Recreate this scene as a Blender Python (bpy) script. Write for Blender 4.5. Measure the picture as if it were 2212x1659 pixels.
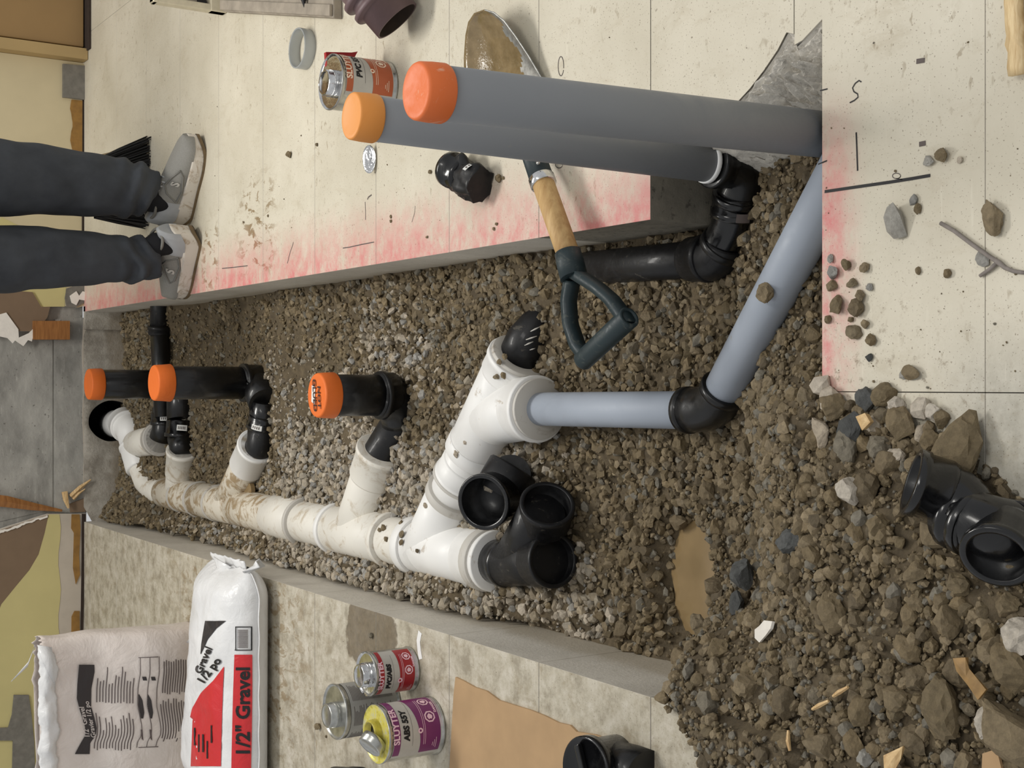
import bpy, bmesh, math, random
import numpy as np
from mathutils import Vector, Matrix, Quaternion, noise as mnoise

for _o in list(bpy.data.objects): bpy.data.objects.remove(_o)
SC = bpy.context.scene
COL = SC.collection
R = random.Random(7)
NR = np.random.default_rng(11)

# ------------------------------------------------------------------ camera
# The photograph is turned a quarter turn: world up points to the picture's left.
F_PX = 2900.0; CAM_H = 1.30
PITCH = math.atan((1106 + 780) / F_PX)
V = Vector
CAM = V((0, 0, CAM_H))
C_R = V((1, 0, 0)); C_U = V((0, math.sin(PITCH), math.cos(PITCH))); C_F = V((0, math.cos(PITCH), -math.sin(PITCH)))
cam_d = bpy.data.cameras.new('camera')
cam_d.sensor_width = 36.0; cam_d.lens = F_PX / 2212 * 36.0; cam_d.clip_start = 0.02
cam = bpy.data.objects.new('camera', cam_d); COL.objects.link(cam)
_m = Matrix.Identity(4)
for i, c in enumerate((-C_U, C_R, -C_F)):
    for j in range(3): _m[j][i] = c[j]
_m.translation = CAM
cam.matrix_world = _m
SC.camera = cam

# ------------------------------------------------------------------ light
w = bpy.data.worlds.new('world'); SC.world = w; w.use_nodes = True
w.node_tree.nodes['Background'].inputs[0].default_value = (0.98, 0.99, 1.0, 1)
w.node_tree.nodes['Background'].inputs[1].default_value = 0.54
def area(name, loc, target, sx, sy, power, color):
    d = bpy.data.lights.new(name, 'AREA'); d.shape = 'RECTANGLE'; d.size = sx; d.size_y = sy
    d.energy = power; d.color = color
    o = bpy.data.objects.new(name, d); COL.objects.link(o); o.location = loc
    o.rotation_euler = (V(target) - V(loc)).to_track_quat('-Z', 'Y').to_euler()
    return o
area('ceiling_light', (0.50, 3.35, 2.42), (0.4, 2.9, 0), 1.2, 0.34, 47, (1.0, 0.97, 0.91))
area('ceiling_light', (0.75, 0.9, 2.42), (0.55, 1.0, 0), 1.2, 0.34, 15, (1.0, 0.97, 0.91))
SC.view_settings.view_transform = 'Standard'; SC.view_settings.look = 'None'
SC.view_settings.exposure = 0.0; SC.view_settings.gamma = 1.0
SC.view_settings.use_curve_mapping = False

# ------------------------------------------------------------------ helpers
def ray(x, y):
    return C_F + C_R * ((1659 - y - 829.5) / F_PX) - C_U * ((x - 1106) / F_PX)
def P(x, y, z=0.0):
    """real point at height z seen at photo pixel x, y"""
    d = ray(x, y); return CAM + d * ((z - CAM_H) / d.z)
def PY(x, y, Y):
    d = ray(x, y); return CAM + d * (Y / d.y)

def frame(d):
    d = V(d).normalized()
    a = V((0, 0, 1)) if abs(d.z) < 0.9 else V((1, 0, 0))
    s = d.cross(a).normalized(); t = s.cross(d).normalized()
    return s, t, d

class MB:
    def __init__(s): s.v = []; s.f = []; s.m = []; s.sm = []
    def add(s, vs, fs, mat=0, smooth=False):
        o = len(s.v); s.v += [tuple(p) for p in vs]
        for f in fs: s.f.append([i + o for i in f]); s.m.append(mat); s.sm.append(smooth)
        return s
    def box(s, c, h, rot=None, mat=0):
        vs = []
        for x in (-1, 1):
            for y in (-1, 1):
                for z in (-1, 1):
                    p = V((x * h[0], y * h[1], z * h[2]))
                    if rot: p = rot @ p
                    vs.append(V(c) + p)
        return s.add(vs, [(0, 1, 3, 2), (4, 6, 7, 5), (0, 4, 5, 1), (2, 3, 7, 6), (0, 2, 6, 4), (1, 5, 7, 3)], mat)
    def lathe(s, o, d, prof, seg=32, mat=0, cap0=False, cap1=False, smooth=True, arc=None):
        """prof: (distance along d, radius)"""
        a, b, d = frame(d); o = V(o); n = len(prof); vs = []; fs = []
        full = arc is None
        t0, t1 = (0, 2 * math.pi) if full else arc
        k = seg if full else seg + 1
        for (h, r) in prof:
            for i in range(k):
                t = t0 + (t1 - t0) * i / seg
                vs.append(o + d * h + (a * math.cos(t) + b * math.sin(t)) * r)
        for j in range(n - 1):
            for i in range(seg):
                i2 = (i + 1) % k if full else i + 1
                fs.append((j * k + i, j * k + i2, (j + 1) * k + i2, (j + 1) * k + i))
        s.add(vs, fs, mat, smooth)
        if cap0: s.add(vs[:k][::-1], [tuple(range(k))], mat)
        if cap1: s.add(vs[-k:], [tuple(range(k))], mat)
        return s
    def tube(s, pts, r, seg=24, mat=0, caps=True, smooth=True):
        pts = [V(p) for p in pts]; n = len(pts)
        rr = r if isinstance(r, (list, tuple)) else [r] * n
        a = None; vs = []; fs = []
        for i, p in enumerate(pts):
            d = (pts[min(i + 1, n - 1)] - pts[max(i - 1, 0)]).normalized()
            if a is None: a = frame(d)[0]
            else: a = (a - d * a.dot(d)).normalized()
            b = d.cross(a)
            for k in range(seg):
                t = 2 * math.pi * k / seg
                vs.append(p + (a * math.cos(t) + b * math.sin(t)) * rr[i])
        for j in range(n - 1):
            for k in range(seg):
                k2 = (k + 1) % seg
                fs.append((j * seg + k, j * seg + k2, (j + 1) * seg + k2, (j + 1) * seg + k))
        s.add(vs, fs, mat, smooth)
        if caps:
            s.add(vs[:seg], [tuple(range(seg))[::-1]], mat); s.add(vs[-seg:], [tuple(range(seg))], mat)
        return s
    def prism(s, poly, fn, th, mat=0, side=None):
        """poly 2D loop -> fn(a, b, depth) -> 3D; extruded from depth 0 to th"""
        n = len(poly)
        vs = [fn(a, b, 0) for a, b in poly] + [fn(a, b, th) for a, b in poly]
        s.add(vs, [tuple(range(n))], mat)
        s.add(vs, [tuple(range(n, 2 * n))[::-1]] + [(i, i + n, (i + 1) % n + n, (i + 1) % n) for i in range(n)], mat if side is None else side)
        return s
    def grid(s, nu, nv, fn, mat=0, smooth=True, wrap=False):
        vs = [fn(i / (nu - (0 if wrap else 1)), j / (nv - 1)) for j in range(nv) for i in range(nu)]
        fs = []
        for j in range(nv - 1):
            for i in range(nu if wrap else nu - 1):
                i2 = (i + 1) % nu
                fs.append((j * nu + i, j * nu + i2, (j + 1) * nu + i2, (j + 1) * nu + i))
        return s.add(vs, fs, mat, smooth)
    def build(s, name, mats, parent=None, fix=True):
        me = bpy.data.meshes.new(name); me.from_pydata(s.v, [], s.f)
        for m in (mats if isinstance(mats, (list, tuple)) else [mats]): me.materials.append(MAT[m] if isinstance(m, str) else m)
        me.polygons.foreach_set('material_index', s.m); me.polygons.foreach_set('use_smooth', s.sm)
        if fix:
            bm = bmesh.new(); bm.from_mesh(me)
            bmesh.ops.remove_doubles(bm, verts=bm.verts, dist=1e-6)
            bmesh.ops.recalc_face_normals(bm, faces=bm.faces); bm.to_mesh(me); bm.free()
        me.update()
        o = bpy.data.objects.new(name, me); COL.objects.link(o)
        if parent is not None: par(o, parent)
        return o

def par(o, p):
    o.parent = p
    o.matrix_parent_inverse = p.matrix_basis.inverted()
def thing(name, label, cat, loc=(0, 0, 0), group=None):
    o = bpy.data.objects.new(name, None); o.empty_display_size = 0.05; COL.objects.link(o); o.location = loc
    return tag(o, label, cat, group)
def tag(o, label, cat, group=None):
    o['label'] = label; o['category'] = cat
    if group: o['group'] = group
    return o
def struct(o, label=None, cat=None):
    o['kind'] = 'structure'
    if label: o['label'] = label; o['category'] = cat
    return o
def bevel(o, w, seg=2, ang=40):
    b = o.modifiers.new('bevel', 'BEVEL'); b.width = w; b.segments = seg; b.limit_method = 'ANGLE'; b.angle_limit = math.radians(ang)
    return o
def sstep(a, b, x):
    t = np.clip((x - a) / (b - a), 0, 1); return t * t * (3 - 2 * t)
def arc_pts(p0, p1, p2, rad, n=8):
    """polyline p0-p1-p2 with the corner p1 rounded"""
    p0, p1, p2 = V(p0), V(p1), V(p2)
    a = (p0 - p1).normalized(); b = (p2 - p1).normalized()
    A = p1 + a * rad; B = p1 + b * rad
    return [p0] + [(A * (1 - t) + p1 * t) * (1 - t) + (p1 * (1 - t) + B * t) * t for t in [i / n for i in range(n + 1)]] + [p2]

# ------------------------------------------------------------------ materials
MAT = {}
class NT:
    def __init__(s, name, rough=0.6, metal=0.0, spec=0.5):
        m = bpy.data.materials.new(name); m.use_nodes = True; s.m = m; s.t = m.node_tree
        s.b = s.t.nodes['Principled BSDF']; s.b.inputs['Roughness'].default_value = rough
        s.b.inputs['Metallic'].default_value = metal; s.b.inputs['Specular IOR Level'].default_value = spec
        MAT[name] = m; s._c = None
    def n(s, typ, **kw):
        nd = s.t.nodes.new(typ)
        for k, v in kw.items(): setattr(nd, k, v)
        return nd
    def l(s, a, b): s.t.links.new(a, b)
    def coord(s, which='Object'):
        if which == 'World': return s.n('ShaderNodeNewGeometry').outputs['Position']
        return s.n('ShaderNodeTexCoord').outputs[which]
    def noise(s, scale, detail=4, rough=0.55, co=None, dist=0.0, stretch=None):
        nd = s.n('ShaderNodeTexNoise'); nd.inputs['Scale'].default_value = scale
        nd.inputs['Detail'].default_value = detail; nd.inputs['Roughness'].default_value = rough; nd.inputs['Distortion'].default_value = dist
        co = co or s.coord('World')
        if stretch:
            mp = s.n('ShaderNodeMapping'); mp.inputs['Scale'].default_value = stretch; s.l(co, mp.inputs[0]); co = mp.outputs[0]
        s.l(co, nd.inputs['Vector']); return nd.outputs['Fac']
    def ramp(s, fac, stops):
        nd = s.n('ShaderNodeValToRGB'); e = nd.color_ramp.elements
        while len(e) < len(stops): e.new(0.5)
        for el, (p, c) in zip(e, stops): el.position = p; el.color = (*c, 1) if len(c) == 3 else c
        s.l(fac, nd.inputs[0]); return nd.outputs[0]
    def mask(s, fac, a, b):
        nd = s.n('ShaderNodeMapRange'); nd.interpolation_type = 'SMOOTHSTEP'
        s.l(fac, nd.inputs[0]); nd.inputs[1].default_value = a; nd.inputs[2].default_value = b; return nd.outputs[0]
    def mix(s, fac, a, b, mode='MIX'):
        nd = s.n('ShaderNodeMix'); nd.data_type = 'RGBA'; nd.blend_type = mode
        for k, v in ((0, fac), (6, a), (7, b)):
            if isinstance(v, (int, float)): nd.inputs[k].default_value = v
            elif isinstance(v, tuple): nd.inputs[k].default_value = (*v, 1)
            else: s.l(v, nd.inputs[k])
        return nd.outputs[2]
    def math(s, op, a, b=None):
        nd = s.n('ShaderNodeMath', operation=op)
        for k, v in ((0, a), (1, b)):
            if v is None: continue
            if isinstance(v, (int, float)): nd.inputs[k].default_value = v
            else: s.l(v, nd.inputs[k])
        return nd.outputs[0]
    def xyz(s, co=None):
        nd = s.n('ShaderNodeSeparateXYZ'); s.l(co or s.coord('World'), nd.inputs[0]); return nd.outputs
    def color(s, c):
        if isinstance(c, tuple): s.b.inputs['Base Color'].default_value = (*c, 1)
        else: s.l(c, s.b.inputs['Base Color'])
        return s
    def rough(s, r): s.l(r, s.b.inputs['Roughness']); return s
    def bump(s, h, strength=0.3, dist=0.002):
        nd = s.n('ShaderNodeBump'); nd.inputs['Strength'].default_value = strength; nd.inputs['Distance'].default_value = dist
        s.l(h, nd.inputs['Height']); s.l(nd.outputs[0], s.b.inputs['Normal']); return s
def srgb(r, g, b):
    f = lambda c: (c / 255 / 12.92) if c <= 10 else ((c / 255 + 0.055) / 1.055) ** 2.4
    return (f(r), f(g), f(b))
def simple(name, rgb, rough=0.5, metal=0.0, var=0.12, scale=60, bump=0.0, bscale=300):
    m = NT(name, rough, metal); c = srgb(*rgb)
    d = tuple(x * (1 - var) for x in c); e = tuple(min(1, x * (1 + var)) for x in c)
    m.color(m.ramp(m.noise(scale, 5), [(0.3, d), (0.7, e)]))
    if bump: m.bump(m.noise(bscale, 3), bump, 0.001)
    return m

# floor top: pale worn covering with specks, mottling, mud stains and red spray along the cut
m = NT('floor_top', 0.55)
pos = m.coord('World'); x, y, z = m.xyz(pos)
cream = m.ramp(m.noise(3.0, 6, 0.6, pos), [(0.3, srgb(192, 184, 164)), (0.7, srgb(214, 207, 189))])
mott = m.ramp(m.noise(22, 6, 0.7, pos), [(0.36, srgb(134, 124, 106)), (0.5, srgb(176, 168, 150)), (0.64, srgb(198, 191, 177))])
left = m.mask(x, -0.40, -0.50)
c = m.mix(m.math('MULTIPLY', left, 0.8), cream, mott)
stk = m.noise(14, 6, 0.75, pos, 0.5, (1.6, 1.0, 1))
c = m.mix(m.math('MULTIPLY', m.math('MULTIPLY', left, m.mask(stk, 0.50, 0.66)), 0.45), c, srgb(140, 126, 100))
near = m.math('MULTIPLY', m.mask(y, 1.12, 0.98), m.mask(x, 0.12, -0.05))
c = m.mix(m.math('MULTIPLY', near, 0.8), c, m.ramp(m.noise(40, 5, 0.7, pos), [(0.3, srgb(150, 146, 134)), (0.7, srgb(196, 192, 180))]))
grain = m.noise(9, 7, 0.75, pos, 0.4, (3.0, 1, 1))
c = m.mix(m.math('MULTIPLY', m.mask(grain, 0.52, 0.75), 0.35), c, srgb(170, 155, 128))
scr = m.noise(30, 3, 0.6, pos, 0, (0.25, 3.0, 1))
c = m.mix(m.math('MULTIPLY', m.mask(scr, 0.62, 0.78), 0.35), c, srgb(232, 226, 208))
sp = m.noise(120, 2, 0.5, pos); reg = m.noise(2.2, 3, 0.6, pos)
spk = m.math('MULTIPLY', m.mask(sp, 0.68, 0.73), m.mask(reg, 0.42, 0.62))
c = m.mix(m.math('MULTIPLY', spk, 0.8), c, srgb(96, 80, 58))
spb = m.noise(70, 3, 0.6, pos, 0.3, (0.6, 1, 1)); reg2 = m.noise(3.1, 4, 0.65, pos)
c = m.mix(m.math('MULTIPLY', m.math('MULTIPLY', m.mask(spb, 0.60, 0.70), m.mask(reg2, 0.46, 0.60)), 0.55), c, srgb(132, 114, 84))
smu = m.noise(7, 6, 0.75, pos, 0.6)
c = m.mix(m.math('MULTIPLY', m.mask(smu, 0.55, 0.72), 0.30), c, srgb(158, 144, 116))
sp2 = m.noise(330, 1, 0.5, pos)
c = m.mix(m.math('MULTIPLY', m.mask(sp2, 0.66, 0.73), 0.6), c, srgb(110, 95, 75))
# wet mud tracks: beside the joint near the shoes and along the left edge
st = m.noise(38, 4, 0.7, pos, 0.6, (1, 0.5, 1))
za = m.math('MULTIPLY', m.math('MULTIPLY', m.mask(y, 3.02, 3.12), m.mask(y, 3.36, 3.2)), m.math('MULTIPLY', m.mask(x, 0.24, 0.30), m.mask(x, 0.56, 0.46)))
zb = m.math('MULTIPLY', m.math('MULTIPLY', m.mask(y, 2.7, 3.1), m.mask(y, 3.95, 3.5)), m.math('MULTIPLY', m.mask(x, -1.0, -0.75), m.mask(x, -0.42, -0.52)))
zc = m.math('MULTIPLY', m.math('MULTIPLY', m.mask(y, 3.42, 3.47), m.mask(y, 3.60, 3.52)), m.math('MULTIPLY', m.mask(x, 0.24, 0.28), m.mask(x, 0.46, 0.40)))
zz = m.math('MAXIMUM', m.math('MAXIMUM', za, m.math('MULTIPLY', zb, 0.8)), zc)
c = m.mix(m.math('MULTIPLY', m.mask(st, 0.52, 0.60), m.math('MULTIPLY', zz, 0.85)), c, srgb(128, 104, 66))
# damp brown patch on the left edge
dx = m.math('SUBTRACT', x, -0.53); dy = m.math('SUBTRACT', y, 2.55)
rr = m.math('SQRT', m.math('ADD', m.math('MULTIPLY', m.math('MULTIPLY', dx, 1.45), m.math('MULTIPLY', dx, 1.45)), m.math('MULTIPLY', dy, dy)))
rr = m.math('ADD', rr, m.math('MULTIPLY', m.noise(14, 4, 0.6, pos), 0.11))
c = m.mix(m.math('MULTIPLY', m.mask(rr, 0.185, 0.172), 0.85), c, m.ramp(m.noise(60, 4, 0.7, pos), [(0.3, srgb(88, 76, 58)), (0.7, srgb(118, 104, 82))]))
dx = m.math('SUBTRACT', x, -0.68); dy = m.math('SUBTRACT', y, 3.46)
rr = m.math('SQRT', m.math('ADD', m.math('MULTIPLY', dx, dx), m.math('MULTIPLY', m.math('MULTIPLY', dy, 0.8), m.math('MULTIPLY', dy, 0.8))))
rr = m.math('ADD', rr, m.math('MULTIPLY', m.noise(20, 4, 0.6, pos), 0.06))
c = m.mix(m.math('MULTIPLY', m.mask(rr, 0.085, 0.07), 0.8), c, srgb(98, 82, 60))
# red spray along the right-hand cut and the near cut
sn = m.noise(30, 6, 0.75, pos, 0, (0.75, 1, 1)); patch = m.noise(3.5, 2, 0.5, pos)
e1 = m.math('MULTIPLY', m.math('MULTIPLY', m.math('MULTIPLY', m.mask(x, 0.36, 0.25), m.mask(x, 0.1, 0.2)), m.mask(y, 1.55, 1.62)), m.mask(y, 3.95, 3.4))
e2 = m.math('MULTIPLY', m.math('MULTIPLY', m.mask(y, 1.17, 1.255), m.mask(x, -0.06, -0.01)), m.mask(x, 0.42, 0.2))
sprayf = m.math('MULTIPLY', m.math('MAXIMUM', e1, m.math('MULTIPLY', e2, 1.25)), m.mask(m.math('ADD', sn, m.math('MULTIPLY', patch, 0.6)), 0.5, 1.05))
c = m.mix(m.math('MULTIPLY', sprayf, 0.85), c, srgb(208, 104, 108))
# dirt dust round the spoil heap
db = m.math('MULTIPLY', m.math('MULTIPLY', m.mask(x, 0.22, -0.05), m.mask(y, 0.9, 1.1)), m.mask(y, 1.3, 1.22))
c = m.mix(m.math('MULTIPLY', m.mask(m.noise(55, 5, 0.7, pos), 0.56, 0.68), m.math('MULTIPLY', db, 0.75)), c, srgb(120, 102, 76))
m.color(c); m.bump(m.math('ADD', m.noise(60, 6, 0.6, pos), m.math('MULTIPLY', sp, 0.3)), 0.12, 0.003)

m = NT('concrete_cut', 0.8)
pos = m.coord('World')
c = m.ramp(m.noise(5, 6, 0.65, pos), [(0.3, srgb(186, 180, 168)), (0.7, srgb(212, 206, 194))])
c = m.mix(m.math('MULTIPLY', m.mask(m.noise(60, 4, 0.7, pos), 0.55, 0.7), 0.35), c, srgb(160, 153, 140))
zz = m.xyz(pos)[2]
low = m.mask(m.math('ADD', zz, m.math('MULTIPLY', m.noise(12, 4, 0.6, pos), 0.08)), -0.045, -0.10)
c = m.mix(m.math('MULTIPLY', low, 0.5), c, srgb(150, 136, 110))
m.color(c); m.bump(m.noise(160, 5, 0.7, pos), 0.35, 0.003)

m = NT('concrete_end', 0.8)
pos = m.coord('World')
c = m.ramp(m.noise(14, 6, 0.65, pos), [(0.3, srgb(104, 99, 88)), (0.7, srgb(138, 132, 118))])
c = m.mix(m.math('MULTIPLY', m.mask(m.noise(70, 3, 0.6, pos), 0.58, 0.68), 0.6), c, srgb(52, 48, 42))
m.color(c); m.bump(m.noise(150, 5, 0.7, pos), 0.4, 0.003)

m = NT('concrete_wall', 0.8)
pos = m.coord('World')
c = m.ramp(m.noise(4, 7, 0.65, pos, 0.2, (1, 1, 2.2)), [(0.32, srgb(122, 120, 114)), (0.68, srgb(180, 177, 169))])
c = m.mix(m.math('MULTIPLY', m.mask(m.noise(20, 5, 0.75, pos, 0.5, (1, 1, 4)), 0.55, 0.72), 0.45), c, srgb(200, 197, 188))
c = m.mix(m.math('MULTIPLY', m.mask(m.noise(90, 2, 0.6, pos), 0.68, 0.73), 0.7), c, srgb(88, 84, 76))
m.color(c); m.bump(m.noise(90, 6, 0.7, pos), 0.3, 0.004)

m = NT('broken_concrete', 0.85)
pos = m.coord('World')
c = m.ramp(m.noise(55, 8, 0.85, pos), [(0.30, srgb(130, 126, 118)), (0.48, srgb(198, 193, 183)), (0.75, srgb(226, 221, 210))])
m.color(c); m.bump(m.noise(120, 6, 0.75, pos), 0.5, 0.003)

m = NT('footing', 0.85)
pos = m.coord('World')
c = m.ramp(m.noise(9, 7, 0.7, pos), [(0.30, srgb(104, 97, 86)), (0.5, srgb(160, 153, 141)), (0.72, srgb(198, 192, 181))])
zz = m.xyz(pos)[2]
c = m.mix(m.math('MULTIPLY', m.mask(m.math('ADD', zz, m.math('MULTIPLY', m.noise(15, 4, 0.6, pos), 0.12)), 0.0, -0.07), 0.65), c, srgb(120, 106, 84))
m.color(c); m.bump(m.noise(70, 6, 0.75, pos), 0.6, 0.006)

simple('drywall_yellow', (196, 184, 128), 0.75, var=0.05, scale=8)
simple('drywall_cream', (196, 182, 148), 0.75, var=0.06, scale=6)
simple('paper_brown', (122, 101, 80), 0.85, var=0.05, scale=20)
simple('paper_cream', (186, 175, 160), 0.85, var=0.06, scale=20)
simple('torn_white', (232, 226, 216), 0.85, var=0.06, scale=40, bump=0.4, bscale=200)
simple('glue_brown', (142, 104, 48), 0.6, var=0.25, scale=30)
simple('dark_gap', (48, 36, 28), 0.9, var=0.2)
simple('door_brown', (146, 116, 74), 0.5, var=0.06, scale=5)
simple('trim_tan', (168, 142, 96), 0.55, var=0.06, scale=6)
simple('cement_patch', (116, 112, 104), 0.85, var=0.2, scale=40, bump=0.5, bscale=120)
def wood(name, a, b, axis=(1, 1, 1), scale=20):
    m = NT(name, 0.6); co = m.coord('Object')
    m.color(m.ramp(m.noise(scale, 5, 0.6, co, 0.3, axis), [(0.3, srgb(*a)), (0.7, srgb(*b))]))
    m.bump(m.noise(scale * 4, 3, 0.6, co, 0, axis), 0.25, 0.001)
wood('wood_orange', (132, 84, 40), (170, 116, 62), (0.6, 1, 6))
wood('wood_split', (176, 138, 88), (226, 196, 146), (1, 1, 6), 60)
wood('wood_pale', (190, 158, 110), (236, 212, 166), (1, 8, 1), 30)
wood('shovel_wood', (170, 132, 82), (206, 172, 118), (1, 8, 8), 12)

# soil and stones
m = NT('soil', 0.7)
pos = m.coord('World'); x, y, z = m.xyz(pos)
c = m.ramp(m.noise(26, 7, 0.75, pos), [(0.25, srgb(68, 58, 43)), (0.5, srgb(100, 87, 65)), (0.75, srgb(128, 112, 86))])
m.color(c); m.rough(m.ramp(m.noise(7, 3, 0.5, pos), [(0.35, (0.45, 0.45, 0.45)), (0.6, (0.9, 0.9, 0.9))]))
m.bump(m.noise(130, 6, 0.75, pos), 0.9, 0.006)

m = NT('stone_mass', 0.75)
at = m.n('ShaderNodeAttribute', attribute_name='stone_color'); pos = m.coord('World')
c = m.mix(1.0, at.outputs['Color'], m.ramp(m.noise(150, 5, 0.7, pos), [(0.25, (0.62, 0.60, 0.58)), (0.75, (1.25, 1.24, 1.22))]), 'MULTIPLY')
m.color(c); m.bump(m.noise(420, 4, 0.7, pos), 0.55, 0.002)
def stone_mat(name, cols, dust=0.0):
    m = NT(name, 0.75); oi = m.n('ShaderNodeObjectInfo'); pos = m.coord('World')
    st = [(i / max(1, len(cols) - 1), srgb(*c)) for i, c in enumerate(cols)]
    c = m.ramp(oi.outputs['Random'], st) if len(st) > 1 else srgb(*cols[0])
    c = m.mix(1.0, c, m.ramp(m.noise(110, 6, 0.75, pos), [(0.25, (0.6, 0.58, 0.55)), (0.75, (1.28, 1.26, 1.22))]), 'MULTIPLY')
    m.color(c); m.bump(m.noise(300, 5, 0.75, pos), 0.6, 0.003)
GRAV = [(156, 147, 130), (172, 162, 146), (148, 141, 128), (186, 176, 160), (136, 126, 110), (162, 149, 127), (156, 154, 149)]
MUD = [(112, 99, 74), (126, 112, 87), (100, 88, 67), (134, 120, 95), (116, 102, 76), (122, 107, 80), (120, 115, 103)]
stone_mat('stone_gravel', GRAV); stone_mat('stone_mud', MUD)
stone_mat('stone_grey', [(138, 138, 136), (160, 158, 152)]); stone_mat('stone_white', [(176, 168, 156), (192, 185, 174)])
stone_mat('stone_dark', [(62, 64, 64), (84, 86, 86)]); stone_mat('stone_light', [(170, 158, 140), (190, 182, 170)])
m = NT('muddy_water', 0.06, 0, 0.5); pos = m.coord('World')
m.color(m.ramp(m.noise(14, 3, 0.5, pos), [(0.3, srgb(128, 108, 76)), (0.7, srgb(144, 122, 88))]))
m.bump(m.noise(40, 2, 0.5, pos), 0.03, 0.001)

# pipe plastics
def dirty(name, base, dirt, rough, amount=(0.58, 0.72), strength=0.8, scale=16, coat=0.0, spec=0.5):
    m = NT(name, rough, 0, spec); pos = m.coord('World')
    n1 = m.noise(scale, 6, 0.7, pos, 0.8)
    b = srgb(*base)
    c = m.mix(m.mask(m.noise(5, 3, 0.5, pos), 0.3, 0.7), tuple(v * 0.94 for v in b), b)
    c = m.mix(m.math('MULTIPLY', m.mask(n1, *amount), strength), c, srgb(*dirt))
    m.color(c); m.rough(m.ramp(n1, [(0.4, (rough,) * 3), (0.75, (min(1, rough + 0.35),) * 3)]))
    if coat: m.b.inputs['Coat Weight'].default_value = coat; m.b.inputs['Coat Roughness'].default_value = 0.1
    m.bump(m.noise(200, 3, 0.6, pos), 0.05, 0.001)
dirty('pvc_white', (236, 235, 232), (150, 128, 96), 0.38, (0.62, 0.70), 0.55)
dirty('pvc_white_dirty', (230, 226, 216), (160, 136, 98), 0.45, (0.50, 0.70), 0.62, 18)
dirty('pvc_white_muddy', (214, 206, 190), (142, 115, 72), 0.42, (0.46, 0.60), 0.82, 22)
dirty('pvc_ring', (196, 192, 184), (120, 104, 80), 0.5, (0.55, 0.7), 0.6)
dirty('pvc_grey', (128, 131, 135), (152, 146, 134), 0.42, (0.66, 0.76), 0.4, 12)
dirty('pvc_grey_light', (158, 166, 178), (140, 128, 108), 0.4, (0.64, 0.74), 0.5, 12)
dirty('abs_black', (13, 13, 14), (84, 80, 72), 0.30, (0.66, 0.76), 0.4, 30, 0.2, 0.4)
dirty('abs_gloss', (9, 9, 11), (60, 60, 62), 0.16, (0.72, 0.80), 0.4, 30, 0.4, 0.4)
dirty('abs_dusty', (19, 19, 21), (112, 106, 94), 0.4, (0.60, 0.72), 0.45, 40, 0.1, 0.35)
dirty('abs_inner', (10, 10, 12), (40, 40, 42), 0.3, (0.66, 0.76), 0.4, 30)
dirty('cap_orange', (226, 110, 34), (196, 88, 30), 0.5, (0.5, 0.75), 0.4, 10)
dirty('cap_salmon', (224, 112, 54), (226, 184, 158), 0.5, (0.60, 0.68), 0.6, 26)
dirty('cap_amber', (226, 148, 70), (206, 120, 44), 0.5, (0.55, 0.75), 0.5, 10)
simple('sticker_white', (222, 222, 218), 0.5, var=0.03)
simple('ink_and_shade_black', (18, 16, 18), 0.6, var=0.1)
simple('ink_marker', (52, 24, 14), 0.6, var=0.1)
simple('ink_grey', (92, 82, 78), 0.7, var=0.1)
simple('pencil', (86, 78, 76), 0.8, var=0.2)
simple('adhesive_white', (236, 236, 234), 0.4, var=0.02)
# ================================================================== structure
XR, XL = 0.252, -0.48          # the two sides of the cut trench
YN, YB = 1.254, 4.745          # near cut edge, back wall
Y0 = P(2128, 830).y; ROW = 0.305
TH = 0.20
mb = MB(); mb.box((0.2, 2.2, -0.50), (2.2, 2.9, 0.02))
floor = struct(mb.build('floor', 'soil'), 'pale worn floor of wide panels cut open by the trench', 'floor')
def panel(poly, side='concrete_cut'):
    cx = sum(p[0] for p in poly) / len(poly); cy = sum(p[1] for p in poly) / len(poly)
    g = 0.0004 if cy < 1.4 else (0.0010 if cx < 0 else 0.0007)
    poly = [(x, y + (g if y < cy else -g)) for x, y in poly]
    mb = MB(); mb.prism(poly, lambda a, b, d: (a, b, d), -TH, 0, 1)
    o = mb.build('floor_panel', ['floor_top', side], floor)
    return bevel(o, 0.0005, 2, 60)
rows = [Y0 + ROW * k for k in range(-5, 13)]
chip = [(0.392, 1.607), (0.388, 1.47), (0.397, 1.418), (0.412, 1.39), (0.432, 1.362), (0.455, 1.335), (0.475, 1.318), (0.470, 1.3045)]
chip2 = [(0.452, 1.3015), (0.458, 1.29), (0.468, 1.272), (0.478, 1.254)]
for k, ya in enumerate(rows):
    yb = min(ya + ROW, YB - 0.004)
    if ya >= YB - 0.02: break
    if yb <= YN + 0.001:                       # whole rows in front of the trench
        for xa, xb in ((-1.9, -1.2265), (-1.2255, -0.0105), (-0.0095, 1.21), (1.211, 2.1)): panel([(xa, ya), (xb, ya), (xb, yb), (xa, yb)])
        continue
    panel([(-1.9, ya), (-1.2265, ya), (-1.2265, yb), (-1.9, yb)]); panel([(1.211, ya), (2.1, ya), (2.1, yb), (1.211, yb)])
    if ya < YN:                                # the row that holds the near cut
        panel([(-1.2255, ya), (-0.0105, ya), (-0.0105, YN), (XL, YN), (XL, yb), (-1.2255, yb)])
        panel([(-0.0095, ya), (1.21, ya), (1.21, yb)] + [(0.455, yb)] + chip2[1:] + [(-0.0095, YN)])
        continue
    panel([(-1.2255, ya), (XL, ya), (XL, yb), (-1.2255, yb)])
    if ya < 1.5: panel([(chip[-1][0], ya), (1.21, ya), (1.21, yb), (0.392, yb)] + chip[1:-1], 'concrete_end')
    else: panel([(XR, ya), (1.21, ya), (1.21, yb), (XR, yb)], 'concrete_end' if ya < 1.7 else 'concrete_cut')

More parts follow.
